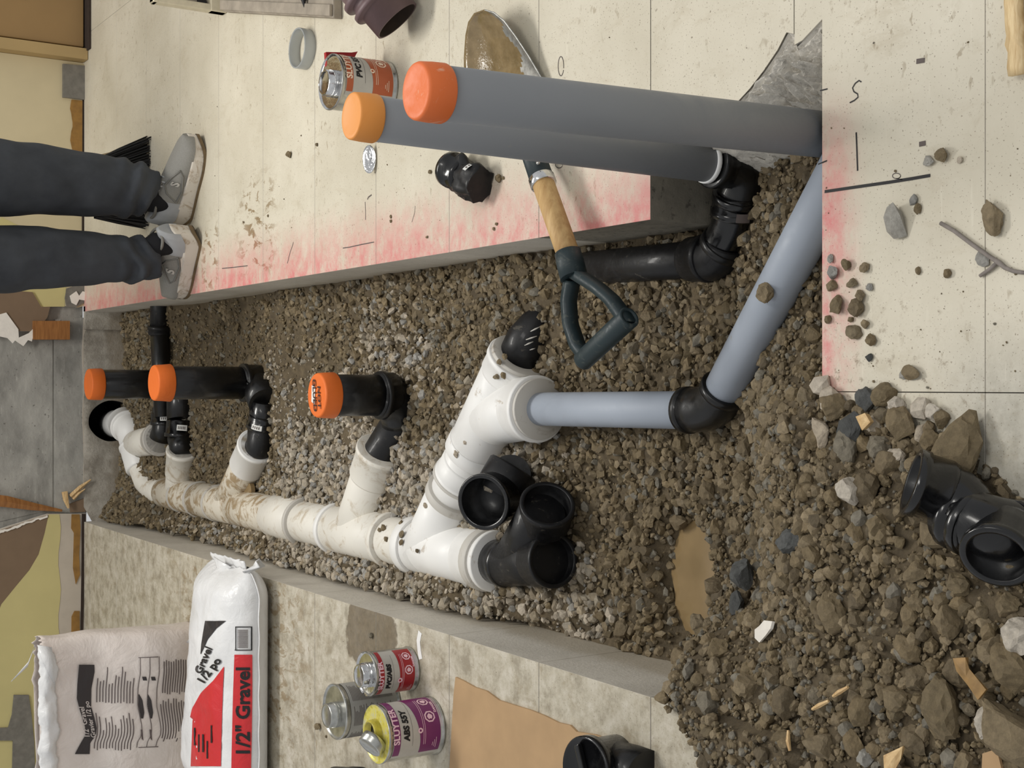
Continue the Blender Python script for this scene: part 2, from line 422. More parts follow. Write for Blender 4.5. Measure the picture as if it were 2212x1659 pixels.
# chipped concrete where the slab broke away behind the grey pipes
top = [V((x, y, -0.003)) for x, y in chip + chip2]
def chip_fn(u, v):
    t = u * (len(top) - 1); i = min(int(t), len(top) - 2); a = top[i].lerp(top[i + 1], t - i)
    b = V((0.30 + 0.03 * u, a.y, -0.185))
    p = a.lerp(b, v); k = math.sin(math.pi * min(1, v * 1.05)) if v < 0.95 else 0.3
    n = mnoise.fractal(p * 30, 0.7, 2.1, 6); n2 = mnoise.noise(p * 75)
    return p + V((0.016 * n, 0.014 * n2, 0.040 * n + 0.018 * n2 + 0.034)) * (0.05 + k * 0.95 if v > 0.03 else 0)
mb = MB(); mb.grid(90, 70, chip_fn, 0, False); mb.build('chipped_edge', 'broken_concrete', floor)

# ---- back wall, in layers
mb = MB(); mb.box((0.2, YB + 0.10, 1.199), (2.2, 0.09, 1.20)); wall = struct(mb.build('wall_back', 'concrete_wall'), 'grey concrete back wall partly covered by torn drywall', 'wall')
YW = YB + 0.01
def zw(px): return PY(px, 830, YW).z
def xw(py, px=120): return PY(px, py, YW).x
def on_wall(off): return lambda a, b, d: (a, YW - off + d, b)
def slab(name, poly, off, th, mat, side=None, parent=wall):
    mb = MB(); mb.prism(poly, on_wall(off + th), th, 0, 1)
    return mb.build(name, [mat, side or mat], parent)
def pp(*pts): return [(PY(a, b, YW).x, PY(a, b, YW).z) for a, b in pts]
slab('formwork_board', pp((118, 690), (118, 1106), (186, 1110), (186, 686)), 0.0, 0.005, 'concrete_wall')
slab('formwork_board', pp((-60, 700), (-60, 1140), (113, 1100), (113, 700)), 0.0, 0.003, 'concrete_wall')
slab('mortar_ridge', pp((179, 690), (176, 760), (179, 830), (177, 900), (180, 990), (178, 1070), (181, 1100), (187, 1100), (185, 1000), (188, 900), (184, 820), (187, 740), (185, 690)), 0.004, 0.004, 'paper_cream')
# right drywall (behind the legs)
ry = [(1.118, -0.002), (1.118, 2.3), (0.32, 2.3), (0.32, 0.24)] + pp((62, 612), (100, 640), (130, 662), (160, 668), (178, 664), (188, 640))
slab('drywall_panel', [(1.118, 0.0), (1.118, 2.3), (0.33, 2.3)] + pp((0, 640), (60, 664), (84, 664), (140, 662), (165, 665), (184, 660)), 0.008, 0.012, 'drywall_cream', 'torn_white')
slab('yellow_paint', pp((-40, 560), (0, 470), (60, 500), (100, 520), (138, 540), (141, 600), (136, 663), (84, 663), (62, 648), (0, 640), (-40, 640)), 0.0202, 0.0005, 'drywall_yellow')
slab('brown_paper_patch', pp((-30, 632), (10, 632), (14, 628), (66, 632), (85, 664), (104, 664), (98, 686), (72, 722), (60, 716), (36, 716), (8, 676), (-20, 690), (-60, 700), (-60, 632)), 0.0205, 0.006, 'paper_brown', 'torn_white')
slab('torn_paper_flap', pp((-40, 690), (9, 676), (35, 712), (36, 730), (58, 720), (66, 712), (70, 716), (64, 738), (56, 735), (46, 748), (28, 736), (23, 742), (12, 731), (-6, 727), (-40, 727)), 0.027, 0.004, 'torn_white')
slab('crumbled_plaster', pp((140, 624), (158, 618), (184, 616), (188, 650), (176, 655), (158, 665), (140, 664), (136, 645)), 0.020, 0.006, 'cement_patch')
slab('paint_remnant', pp((146, 640), (160, 630), (166, 640), (174, 630), (184, 634), (178, 650), (166, 648), (160, 660), (150, 655)), 0.026, 0.004, 'torn_white')
slab('wood_block', pp((66, 694), (145, 694), (145, 734), (66, 734)), 0.006, 0.030, 'wood_orange')
slab('floor_covering_remnant', pp((192, 636), (210, 632), (211, 668), (192, 668)), -0.02, 0.03, 'paper_cream')
slab('cement_patch', [(xw(138), zw(200)), (xw(212), zw(200)), (xw(212), zw(131)), (xw(140), zw(131))], 0.0205, 0.012, 'cement_patch')
bt = [(xw(214) - 0.22 * i / 14, 0.042 + 0.004 * math.sin(i * 0.9) + 0.003 * R.random()) for i in range(15)]
slab('glue_strip', [(xw(214), 0.004), (xw(214) - 0.22, 0.004)] + bt[::-1], 0.0205, 0.003, 'glue_brown')
bt = [(0.49 - 0.09 * i / 6, 0.045 + 0.008 * math.sin(i * 2.4)) for i in range(7)]
slab('glue_strip', [(0.49, 0.004), (0.40, 0.004)] + bt[::-1], 0.0205, 0.003, 'glue_brown')
slab('base_gap', [(1.0, -0.004), (0.36, -0.004), (0.36, 0.008), (1.0, 0.006)], 0.021, 0.003, 'dark_gap')
# left drywall: torn outer paper over yellow paint, glue line at the foot
lw = pp((183, 1109), (100, 1109), (70, 1118), (40, 1128), (20, 1134), (0, 1141), (-60, 1165)) + [(-0.72, 0.5), (-0.8, 2.3), (-1.9, 2.3), (-1.9, 0.0)]
slab('drywall_panel', lw, 0.008, 0.012, 'paper_cream', 'torn_white')
ye = [(125 + 3 * math.sin(i * 1.3), 1110 + i * 27) for i in range(22)]
slab('yellow_paint', pp(*([(102, 1110)] + ye)) + [(-1.9, zw(118)), (-1.9, 2.3), (-1.0, 2.3)] + pp((-60, 1500), (-20, 1352), (0, 1303), (30, 1266), (60, 1230), (80, 1196), (93, 1150)), 0.0202, 0.001, 'drywall_yellow')
slab('brown_paper_patch', pp((101, 1112), (70, 1121), (40, 1131), (20, 1137), (0, 1144), (-60, 1168)) + [(-0.78, 0.45), (-1.3, 0.45)] + pp((-20, 1352), (0, 1303), (30, 1266), (60, 1230), (80, 1196), (93, 1150)), 0.0203, 0.0012, 'paper_brown')
te = []
for i in range(24):
    t = i / 23; te.append((100 - 118 * t + R.uniform(-3, 3), 1111 + 40 * t + R.uniform(-1.5, 1.5)))
slab('torn_paper_edge', pp(*te) + pp(*[(a + 1, b + 4 + R.uniform(-1, 1.5)) for a, b in te[::-1]]), 0.0208, 0.004, 'torn_white')
gp = pp((151, 1110), (168, 1110), (170, 1140), (167, 1200), (169, 1240), (160, 1260), (154, 1225), (156, 1150), (150, 1140))
slab('glue_strip', gp, 0.0203, 0.003, 'glue_brown')
slab('glue_strip', pp((151, 1330), (157, 1318), (168, 1318), (169, 1420), (150, 1420)), 0.0203, 0.003, 'glue_brown')
slab('base_gap', pp((173, 1109), (181, 1109), (177, 1300), (174, 1430), (169, 1430), (172, 1250)), 0.0203, 0.003, 'dark_gap')
slab('cement_patch', pp((26, 1498), (58, 1498), (64, 1540), (70, 1600), (72, 1680), (22, 1680), (24, 1596), (-40, 1596), (-40, 1570), (14, 1568), (22, 1540)), 0.0215, 0.006, 'cement_patch')
# splintered wood at the left end of the bare concrete
def stick(name, pts, hw, mat, parent):
    mb = MB(); mb.tube(pts, hw, 5, 0, True, False); return mb.build(name, mat, parent)
a = PY(-40, 1078, YW - 0.03); b = PY(134, 1103, YW - 0.02)
mb = MB(); mb.tube([a, a.lerp(b, .3) + V((0.004, 0, 0)), a.lerp(b, .62), b], [0.022, 0.02, 0.014, 0.004], 5, 0, True, False); mb.build('wood_batten', 'wood_orange', wall)
for (p0, p1, r0) in (((140, 1062), (148, 1098), .011), ((152, 1072), (196, 1036), .009), ((158, 1078), (184, 1056), .006)):
    a = PY(*p0, YW - .02); b = PY(*p1, YW - .03); stick('wood_splinter', [a, (a + b) / 2 + V((0.002, 0, .002)), b], [r0, r0 * .9, r0 * .3], 'wood_split', wall)
slab('torn_paper_flap', pp((148, 1088), (180, 1076), (182, 1105), (150, 1106)), 0.006, 0.008, 'paper_brown')

# footing below the floor, with the hole the drain passes through
hc = V((-0.130, 0, -0.098)); hr = 0.072; x0, x1, z0, z1 = -0.50, 0.27, -0.5, -0.001
mb = MB(); inner = []; outer = []; back = []
for i in range(40):
    t = 2 * math.pi * i / 40; dx, dz = math.cos(t), math.sin(t)
    s = min([(x1 - hc.x) / dx if dx > 1e-6 else 9, (x0 - hc.x) / dx if dx < -1e-6 else 9, (z1 - hc.z) / dz if dz > 1e-6 else 9, (z0 - hc.z) / dz if dz < -1e-6 else 9])
    n = 1 + 0.04 * mnoise.noise(V((dx * 2, dz * 2, 0)))
    inner.append(V((hc.x + hr * n * dx, YB - 0.012, hc.z + hr * n * dz * 1.15))); outer.append(V((hc.x + s * dx, YB - 0.004, hc.z + s * dz)))
    back.append(inner[-1] + V((0, 0.30, 0)))
n = 40
mb.add(inner + outer, [(i, (i + 1) % n, (i + 1) % n + n, i + n) for i in range(n)], 0, True)
mb.add(inner + back, [(i, (i + 1) % n, (i + 1) % n + n, i + n) for i in range(n)], 1); mb.add(back, [tuple(range(n))], 1)  # hole lined black: the shade inside it is put into the colour
mb.build('footing', ['footing', 'ink_and_shade_black'], wall)
slab('footing_corner', [(0.19, -0.2), (0.27, -0.2), (0.27, 0.0), (0.19, 0.0)], 0.016, 0.02, 'footing')

# door and its frame at the right end
mb = MB(); mb.box((1.60, YW - 0.035, 1.03), (0.435, 0.02, 1.02)); mb.box((1.60, YW - 0.057, 1.5), (0.30, 0.003, 0.42)); mb.box((1.60, YW - 0.057, 0.55), (0.30, 0.003, 0.35))
door = struct(bevel(mb.build('door_1', 'door_brown'), 0.003), 'brown flush door in the far corner', 'door')
mb = MB(); mb.lathe((1.25, YW - 0.05, 1.0), (0, -1, 0), [(0, .03), (.01, .03), (.012, .012), (.04, .012), (.045, .028), (.07, .026), (.075, 0.0)], 20); mb.build('door_handle', 'paper_cream', door)
mb = MB(); mb.box((1.138, YW - 0.04, 1.05), (0.019, 0.035, 1.048)); mb.box((1.162, YW - 0.02, 1.05), (0.004, 0.01, 1.04), None, 1)
struct(mb.build('trim_1', ['trim_tan', 'dark_gap']))
mb = MB(); mb.box((1.60, YW - 0.06, 0.0035), (0.45, 0.05, 0.003)); struct(mb.build('trim_2', 'dark_gap'))

# ---- pen and pencil marks on the floor
def mark(name, pts, wdt, mat):
    mb = MB(); pts = [V((p.x, p.y, 0.0006)) for p in pts]; L = []; Rr = []
    for i, p in enumerate(pts):
        d = (pts[min(i + 1, len(pts) - 1)] - pts[max(i - 1, 0)]).normalized(); s = V((-d.y, d.x, 0)) * wdt / 2
        L.append(p + s); Rr.append(p - s)
    n = len(pts); mb.add(L + Rr, [(i, i + 1, n + i + 1, n + i) for i in range(n - 1)])
    return mb.build(name, mat, floor, False)
def pts(*a): return [P(x, y) for x, y in a]
mark('marker_line', pts((1782, 414), (1850, 404), (1920, 394), (1970, 386), (2010, 379)), 0.0040, 'ink_and_shade_black')
mark('marker_stroke', pts((1850, 286), (1851, 310), (1852, 340), (1853, 369)), 0.0022, 'ink_and_shade_black')
mark('marker_letter', pts((1861, 177), (1856, 174), (1848, 180), (1842, 190), (1845, 198), (1853, 203), (1854, 210), (1846, 217), (1836, 222)), 0.0018, 'ink_and_shade_black')
mark('marker_tick', pts((1772, 196), (1788, 192)), 0.0018, 'ink_and_shade_black'); mark('marker_tick', pts((1768, 355), (1780, 350), (1787, 347)), 0.0018, 'ink_and_shade_black')
mark('marker_tick', pts((1986, 312), (2000, 309)), 0.006, 'ink_grey'); mark('marker_tick', pts((1980, 133), (1998, 130)), 0.006, 'ink_grey')
def oval(cx, cy, rx, ry, n=16, a0=0.4, a1=6.5): return pts(*[(cx + rx * math.cos(a0 + (a1 - a0) * i / n), cy + ry * math.sin(a0 + (a1 - a0) * i / n)) for i in range(n + 1)])
mark('pencil_oval', oval(1212, 143, 6, 21), 0.0014, 'pencil'); mark('pencil_oval', oval(1208, 356, 8, 7, 12), 0.0014, 'pencil')
mark('pencil_squiggle', oval(1937, 380, 9, 6, 14, 0, 8) + pts((1950, 388)), 0.0009, 'pencil')
mark('pencil_stroke', pts((634, 523), (632, 531), (627, 545), (621, 569)), 0.0018, 'pencil'); mark('pencil_stroke', pts((741, 536), (755, 534), (782, 528), (808, 523)), 0.0020, 'pencil')
mark('pencil_stroke', pts((480, 580), (510, 577), (535, 574)), 0.0022, 'pencil'); mark('pencil_stroke', pts((789, 436), (790, 455), (790, 475)), 0.0016, 'pencil')
mark('pencil_stroke', pts((803, 421), (796, 426), (794, 431)), 0.003, 'ink_grey'); mark('pencil_stroke', pts((897, 445), (896, 460), (890, 480)), 0.001, 'pencil')
mark('white_smear', pts((908, 1365), (904, 1385), (906, 1405), (909, 1424)), 0.014, 'adhesive_white')

# ================================================================== the dug ground
def fbm(X, Y, sc, oct=4, seed=0.0):
    out = np.zeros_like(X)
    for o in range(oct):
        f = sc * 2 ** o; a = 0.5 ** o
        rng = np.random.default_rng(int(seed * 100) + o)
        for k in range(5):
            th = rng.uniform(0, 6.28); ph = rng.uniform(0, 6.28); g = f * rng.uniform(0.7, 1.4)
            out += a * np.sin((X * math.cos(th) + Y * math.sin(th)) * g + ph) / 5
    return out
PUD = P(1500, 1248, -0.235); WZ = -0.235
PUD2 = P(512, 1062, -0.145)
def heap_edge(Y): return np.interp(Y, [0.6, 0.93, 1.0, 1.07, 1.16, 1.254, 1.3], [-0.22, -0.14, -0.085, -0.05, -0.03, -0.02, 0.0])
def ground(X, Y):
    X = np.asarray(X, float); Y = np.asarray(Y, float)
    h = -0.165 + 0 * X
    h += 0.055 * sstep(-0.36, -0.47, X) * sstep(2.15, 2.45, Y) + 0.015 * sstep(0.1, 0.24, X)
    h += -0.035 * sstep(2.25, 2.0, Y) * sstep(0.0, -0.2, X)
    h += 0.035 * np.exp(-(((X - 0.12) / 0.14) ** 2 + ((Y - 2.25) / 0.3) ** 2))
    h += -0.02 * sstep(3.3, 3.9, Y) + 0.045 * sstep(3.9, 4.5, Y) + 0.03 * sstep(4.3, 4.7, Y) * sstep(-0.1, -0.45, X)
    h += 0.018 * sstep(2.15, 2.4, Y) * sstep(3.6, 3.3, Y) * sstep(0.1, -0.1, X) * sstep(-.47, -.40, X)
    # ramp up to the spoil heap in front
    r = sstep(1.66, 1.24, Y) * sstep(0.16, -0.06, X) ; h = h * (1 - r) + 0.022 * r
    r2 = sstep(1.62, 1.28, Y) * sstep(-0.06, 0.16, X); h = h * (1 - r2) + (-0.085) * r2
    lf = sstep(1.72, 1.52, Y) * sstep(-0.30, -0.45, X); h = h * (1 - lf) + np.maximum(h, 0.018) * lf
    # heap lying on the floor
    k = sstep(0.0, 0.16, heap_edge(Y) - X) * sstep(1.34, 1.2, Y)
    h = np.where(Y < YN + 0.02, np.where(X < heap_edge(Y), np.maximum(0.004 + 0.035 * k, 0.004), -0.19), h)
    lx = np.interp(Y, [1.2, 1.45, 1.5, 1.57, 1.62], [-1.1, -0.60, -0.53, -0.475, -0.40])
    h = np.where((X < XL + 0.01) & (Y >= YN + 0.02), np.where(X > lx, 0.010 + 0.03 * sstep(0, 0.10, X - lx), -0.19), h)
    # puddle hollows
    d = np.sqrt(((X - PUD.x) / 0.085) ** 2 + ((Y - PUD.y) / 0.055) ** 2); h = np.minimum(h, np.maximum(h - 0.2, WZ - 0.016 + 0.05 * sstep(0.75, 1.9, d) + 0.07 * sstep(1.4, 3.2, d) + 0.6 * sstep(2.0, 6.0, d)))
    d = np.sqrt(((X - PUD2.x) / 0.06) ** 2 + ((Y - PUD2.y) / 0.09) ** 2); h = np.where(d < 1.6, np.minimum(h, -0.150 - 0.02 * sstep(1.2, 0.5, d)), h)
    return h + 0.010 * fbm(X, Y, 14, 4, 1.0) * sstep(-0.185, -0.17, h)
xs = np.arange(-1.3, 0.62, 0.011); ys = np.arange(0.62, 4.79, 0.011)
GX, GY = np.meshgrid(xs, ys); GZ = ground(GX, GY) + 0.006 * fbm(GX, GY, 90, 3, 2.0)
def raw_mesh(name, verts, tris, mat, smooth=True, quads=None, colors=None):
    me = bpy.data.meshes.new(name); f = tris if quads is None else quads; k = f.shape[1]
    me.vertices.add(len(verts)); me.vertices.foreach_set('co', np.ascontiguousarray(verts, np.float32).ravel())
    me.loops.add(f.size); me.loops.foreach_set('vertex_index', f.astype(np.int32).ravel())
    me.polygons.add(len(f)); me.polygons.foreach_set('loop_start', np.arange(0, f.size, k, dtype=np.int32))
    me.polygons.foreach_set('use_smooth', np.full(len(f), smooth))
    if colors is not None:
        a = me.color_attributes.new('stone_color', 'FLOAT_COLOR', 'POINT'); a.data.foreach_set('color', np.ascontiguousarray(colors, np.float32).ravel())
    me.materials.append(MAT[mat]); me.update(calc_edges=True); me.validate()
    o = bpy.data.objects.new(name, me); COL.objects.link(o); return o
ny, nx = GX.shape; idx = np.arange(nx * ny).reshape(ny, nx)
q = np.stack([idx[:-1, :-1], idx[:-1, 1:], idx[1:, 1:], idx[1:, :-1]], -1).reshape(-1, 4)
soil = raw_mesh('excavated_ground', np.stack([GX, GY, GZ], -1).reshape(-1, 3), None, 'soil', True, q)
struct(soil, 'dug brown soil in the trench and the spoil heap in front', 'ground')

# ---- stones
def hull_variant(seed, n=13, flat=(1, .8, .62), jit=0.12):
    rng = random.Random(seed); bm = bmesh.new()
    for i in range(n):
        z = 1 - 2 * (i + .5) / n; t = i * 2.39996 + rng.uniform(-.4, .4); r = math.sqrt(1 - z * z); k = 1 + rng.uniform(-jit, jit) * 2
        bm.verts.new((r * math.cos(t) * flat[0] * k, r * math.sin(t) * flat[1] * k, z * flat[2] * k))
    res = bmesh.ops.convex_hull(bm, input=bm.verts)
    bmesh.ops.delete(bm, geom=[g for g in res['geom_interior'] if isinstance(g, bmesh.types.BMVert)], context='VERTS')
    bmesh.ops.triangulate(bm, faces=bm.faces)
    bm.verts.ensure_lookup_table(); bm.verts.index_update()
    v = np.array([p.co[:] for p in bm.verts]); f = np.array([[p.index for p in t.verts] for t in bm.faces]); bm.free(); return v, f
def clod_variant(seed, sub=2, flat=(1, .82, .70), amp=0.30):
    bm = bmesh.new(); bmesh.ops.create_icosphere(bm, subdivisions=sub, radius=1)
    o = V((seed * 7.3, seed * 3.1, seed))
    for p in bm.verts:
        d = p.co.normalized(); k = 1 + amp * mnoise.noise(d * 1.3 + o) + amp * .55 * mnoise.noise(d * 3.1 + o)
        # facet: squash towards a few random planes
        p.co = V((d.x * flat[0], d.y * flat[1], d.z * flat[2])) * k
    rng = random.Random(seed)
    for _ in range(10):
        nrm = V((rng.gauss(0, 1), rng.gauss(0, 1), rng.gauss(0, .8))).normalized(); dd = rng.uniform(.46, .72)
        for p in bm.verts:
            e = p.co.dot(nrm) - dd
            if e > 0: p.co -= nrm * e * 0.92
    for p in bm.verts:
        d = p.co.normalized(); p.co *= 1 + .10 * mnoise.noise(d * 4.5 + o) + .075 * mnoise.noise(d * 11 + o)
    bmesh.ops.triangulate(bm, faces=bm.faces); bm.verts.ensure_lookup_table(); bm.verts.index_update()
    v = np.array([p.co[:] for p in bm.verts]); f = np.array([[p.index for p in t.verts] for t in bm.faces]); bm.free(); return v, f
HULLS = [hull_variant(i, 12 + i % 5) for i in range(14)]
CLODS = [clod_variant(i, 2) for i in range(14)]
CLODS1 = [clod_variant(i + 50, 1) for i in range(10)]
def rotmats(n, rng, tilt=1.0):
    q = rng.normal(size=(n, 4)); q[:, 1:3] *= tilt; q /= np.linalg.norm(q, axis=1)[:, None]
    w_, x, y, z = q.T
    return np.stack([1 - 2 * (y * y + z * z), 2 * (x * y - z * w_), 2 * (x * z + y * w_), 2 * (x * y + z * w_), 1 - 2 * (x * x + z * z), 2 * (y * z - x * w_), 2 * (x * z - y * w_), 2 * (y * z + x * w_), 1 - 2 * (x * x + y * y)], -1).reshape(n, 3, 3)
def in_ground(X, Y):
    tr = (X > XL + .004) & (X < XR - .004) & (Y > 1.60) & (Y < YB - .02)
    nt = (X > XL + .004) & (X < 0.37) & (Y > YN + .012) & (Y <= 1.60)
    hp = (Y <= YN + .012) & (Y > .66) & (X < heap_edge(Y)) & (X > -1.25)
    lf = (X <= XL + .004) & (Y > YN) & (X > np.interp(Y, [1.2, 1.45, 1.5, 1.57], [-1.1, -.60, -.53, -.475])) & (Y < 1.57)
    wet1 = np.hypot((X - PUD.x) / .10, (Y - PUD.y) / .058) < 1.0; wet2 = np.hypot((X - PUD2.x) / .062, (Y - PUD2.y) / .09) < 1.0
    return (tr | nt | hp | lf) & ~wet1 & ~wet2
def mud_amount(X, Y):
    """0 = clean pale gravel, 1 = brown mud"""
    n = 0.22 * fbm(X, Y, 9, 3, 5.0)
    g = sstep(0.06, -0.10, X + n * .7 - 0.06 * sstep(2.6, 3.0, Y)) * sstep(1.98, 2.16, Y + n * .5) * sstep(3.62, 3.25, Y + n)
    g2 = np.exp(-(((X - 0.08) / 0.09) ** 2 + ((Y - 2.72) / 0.17) ** 2))
    g3 = 0.5 * sstep(-0.36, -0.42, X) * sstep(2.1, 2.3, Y) * sstep(4.5, 3.8, Y)
    return np.clip(1 - np.maximum(np.maximum(g, g2 * .9), g3), 0, 1)
gcol = np.array([srgb(*c) for c in GRAV]); mcol = np.array([srgb(*c) for c in MUD])
def mass(name, label, n, smin, smax, variants, rng, sel, lift=0.25, smooth=False, tilt=1.0, power=2.0, box_=(-1.25, .39, .66, 4.74), sf=None, clean=None):
    X = rng.uniform(box_[0], box_[1], n); Y = rng.uniform(box_[2], box_[3], n)
    k = in_ground(X, Y) & sel(X, Y, rng.random(n)); X = X[k]; Y = Y[k]; n = len(X)
    s = smin + (smax - smin) * rng.random(n) ** power
    if sf is not None: s = s * sf(X, Y)
    Z = ground(X, Y) + s * lift
    mu = mud_amount(X, Y) if clean is None else np.full(n, clean)
    ci = rng.integers(0, len(gcol), n); cj = rng.integers(0, len(mcol), n); mm = (rng.random(n) < mu)[:, None]
    col = np.where(mm, mcol[cj], gcol[ci]) * rng.uniform(.82, 1.15, n)[:, None]
    rm = rotmats(n, rng, tilt); vi = rng.integers(0, len(variants), n); vs = []; fs = []; cs = []; off = 0
    for j, (bv, bf) in enumerate(variants):
        ii = np.where(vi == j)[0]
        if not len(ii): continue
        w_ = np.einsum('nij,vj->nvi', rm[ii], bv) * s[ii][:, None, None] + np.stack([X[ii], Y[ii], Z[ii]], -1)[:, None, :]
        vs.append(w_.reshape(-1, 3)); fs.append((bf[None] + (np.arange(len(ii)) * len(bv))[:, None, None]).reshape(-1, 3) + off)
        cs.append(np.repeat(np.concatenate([col[ii], np.ones((len(ii), 1))], 1), len(bv), 0)); off += len(ii) * len(bv)
    o = raw_mesh(name, np.concatenate(vs), np.concatenate(fs), 'stone_mass', smooth, None, np.concatenate(cs))
    tag(o, label, 'gravel' if 'gravel' in name else 'soil'); o['kind'] = 'stuff'; return o
def is_gravel(X, Y): return (Y > 1.80) | ((X > -.1) & (Y > 1.52))
def far_s(X, Y): return 1 + 0 * X
wet = lambda X, Y: sstep(2.75, 3.1, Y) * sstep(-0.25, -0.05, X) * sstep(4.5, 4.2, Y) * (fbm(X, Y, 9, 3, 8.0) > -0.12)
mass('gravel_bed', 'loose crushed gravel filling the trench around the white pipe', 38000, .0062, .0140, HULLS, np.random.default_rng(3), lambda X, Y, r: is_gravel(X, Y) & (r > 0.80 * wet(X, Y)), .30, False, 1.0, 1.6)
mass('gravel_fines', 'small grit and fine chips between the gravel stones', 30000, .0025, .0055, HULLS[:6], np.random.default_rng(4), lambda X, Y, r: is_gravel(X, Y), .4, False, 1.0, 1.2)
mass('soil_crumbs', 'brown soil crumbs and small muddy stones over the spoil heap', 52000, .0030, .0085, CLODS1, np.random.default_rng(5), lambda X, Y, r: (~is_gravel(X, Y)) | ((r < .10) & (X > -.1)), .5, False, 1.0, 2.2, (-1.25, .39, .66, 2.6), None, 1.0)
mass('soil_clods', 'mud coated stones packed in the spoil heap', 9000, .007, .0165, CLODS, np.random.default_rng(6), lambda X, Y, r: (~is_gravel(X, Y)) | ((r < .06) & (Y < 2.5)), .30, False, 1.0, 2.0, (-1.25, .39, .66, 2.6), None, 1.0)
def variant_meshes(prefix, variants, mat, smooth):
    out = []
    for v, f in variants:
        o = raw_mesh(prefix, v, f, mat, smooth); out.append(o.data); bpy.data.objects.remove(o)
    return out
ST_MESH = {}
for mt in ('stone_gravel', 'stone_mud', 'stone_grey', 'stone_white', 'stone_dark', 'stone_light'):
    if mt in ('stone_gravel', 'stone_light', 'stone_grey'): ST_MESH[mt, 0] = variant_meshes('stone', [hull_variant(90 + i, 16, (1, .8, .62), .1) for i in range(8)], mt, False)
    ST_MESH[mt, 1] = variant_meshes('stone', [clod_variant(20 + i, 3, (1, .82, .66), .3) for i in range(10)], mt, False)
def stone(p, s, mt, kind, label, group=None, name='stone', rz=None, flat=1.0, elong=1.0, vi=None):
    me = ST_MESH[mt, kind]; me = me[R.randrange(len(me)) if vi is None else vi % len(me)]
    o = bpy.data.objects.new(name, me); COL.objects.link(o); o.location = p; o.scale = (s * elong, s, s * flat)
    o.rotation_euler = (R.uniform(-.3, .3), R.uniform(-.3, .3), R.uniform(0, 6.3) if rz is None else rz)
    return tag(o, label, 'stone', group)
# the largest stones of each bed, one by one
taken = []
def place(n, zone, smin, smax, mt, kind, label, group, lift, seed):
    rng = random.Random(seed); c = 0; tries = 0
    while c < n and tries < 60000:
        tries += 1
        p = P(rng.uniform(*zone[:2]), rng.uniform(*zone[2:]), -0.1)
        for _ in range(3):
            z = float(ground(p.x, p.y)); d = (p - CAM); p = CAM + d * ((z - CAM_H) / d.z)
        X, Y = p.x, p.y
        if not in_ground(np.array([X]), np.array([Y]))[0]: continue
        g = bool(is_gravel(X, Y))
        if (mt == 'stone_gravel') != (g and float(mud_amount(np.array([X]), np.array([Y]))[0]) < .45): continue
        s = smin + (smax - smin) * rng.random() ** 2.2
        if any((X - a) ** 2 + (Y - b) ** 2 < (.8 * (s + r)) ** 2 for a, b, r in taken): continue
        if math.hypot((X - PUD.x) / .10, (Y - PUD.y) / .07) < 1.0: continue
        taken.append((X, Y, s)); c += 1
        stone((X, Y, z + s * lift), s, mt, kind, label, group, 'gravel_stone' if kind == 0 else 'stone')
place(300, (560, 1330, 950, 1400), .010, .0155, 'stone_gravel', 0, 'pale angular gravel stone in the clean gravel around the white pipe', 'larger stones of the clean gravel', .35, 21)
place(200, (1350, 2212, 850, 1659), .011, .027, 'stone_mud', 1, 'brown mud coated stone in the spoil heap at the near end', 'larger stones of the spoil heap', .32, 22)
place(50, (1250, 1770, 480, 980), .010, .022, 'stone_mud', 1, 'brown muddy stone in the trench beside the light grey pipe', 'muddy stones by the grey pipe', .32, 23)
# grit scattered over the floor round the heap and the trench
rng = np.random.default_rng(9); n = 4200
X = np.concatenate([rng.uniform(-.05, .44, n), rng.uniform(.25, .8, n // 2), rng.uniform(-1.0, -.48, n // 3)]); Y = np.concatenate([rng.uniform(.9, 1.25, n), rng.uniform(1.62, 4.3, n // 2), rng.uniform(1.6, 4.5, n // 3)])
dens = np.concatenate([.10 + .75 * sstep(.30, -.02, X[:n]), np.full(n // 2, .30), np.full(n // 3, .25)]) * (.35 + 1.3 * (fbm(X, Y, 11, 3, 12.0) > .05))
k = rng.random(len(X)) < dens * dens * .42; X = X[k]; Y = Y[k]; n = len(X); s_ = .0006 + .0018 * rng.random(n) ** 3
rm = rotmats(n, rng); bv, bf = HULLS[2]
vv = np.einsum('nij,vj->nvi', rm, bv) * s_[:, None, None] + np.stack([X, Y, s_ * .4], -1)[:, None, :]
ff = (bf[None] + (np.arange(n) * len(bv))[:, None, None]).reshape(-1, 3); cc_ = np.repeat(np.concatenate([mcol[rng.integers(0, len(mcol), n)], np.ones((n, 1))], 1), len(bv), 0)
o = raw_mesh('floor_grit', vv.reshape(-1, 3), ff, 'stone_mass', False, None, cc_); tag(o, 'fine dirt grit scattered over the pale floor', 'grit'); o['kind'] = 'stuff'
# muddy water
def puddle(c, rx, ry, z, label, seed):
    mb = MB(); n = 48; vs = []
    for i in range(n):
        t = 2 * math.pi * i / n; k = 1 + .16 * mnoise.noise(V((math.cos(t) * 2 + seed, math.sin(t) * 2, 0))) + .06 * mnoise.noise(V((math.cos(t) * 7 + seed, math.sin(t) * 7, 0)))
        vs.append((c.x + rx * k * math.cos(t), c.y + ry * k * math.sin(t), z))
    top = vs; bot = [(x, y, z_ - .012) for x, y, z_ in vs]
    mb.add(top + bot, [tuple(range(n)), tuple(range(n, 2 * n))[::-1]] + [(i, i + n, (i + 1) % n + n, (i + 1) % n) for i in range(n)])
    tag(mb.build('puddle', 'muddy_water'), label, 'puddle')
puddle(PUD, .105, .062, WZ, 'puddle of brown muddy water in the spoil near the trench end', 3)
puddle(PUD2, .075, .105, -0.145, 'brown puddle flooding the drain line below the second capped riser', 9)
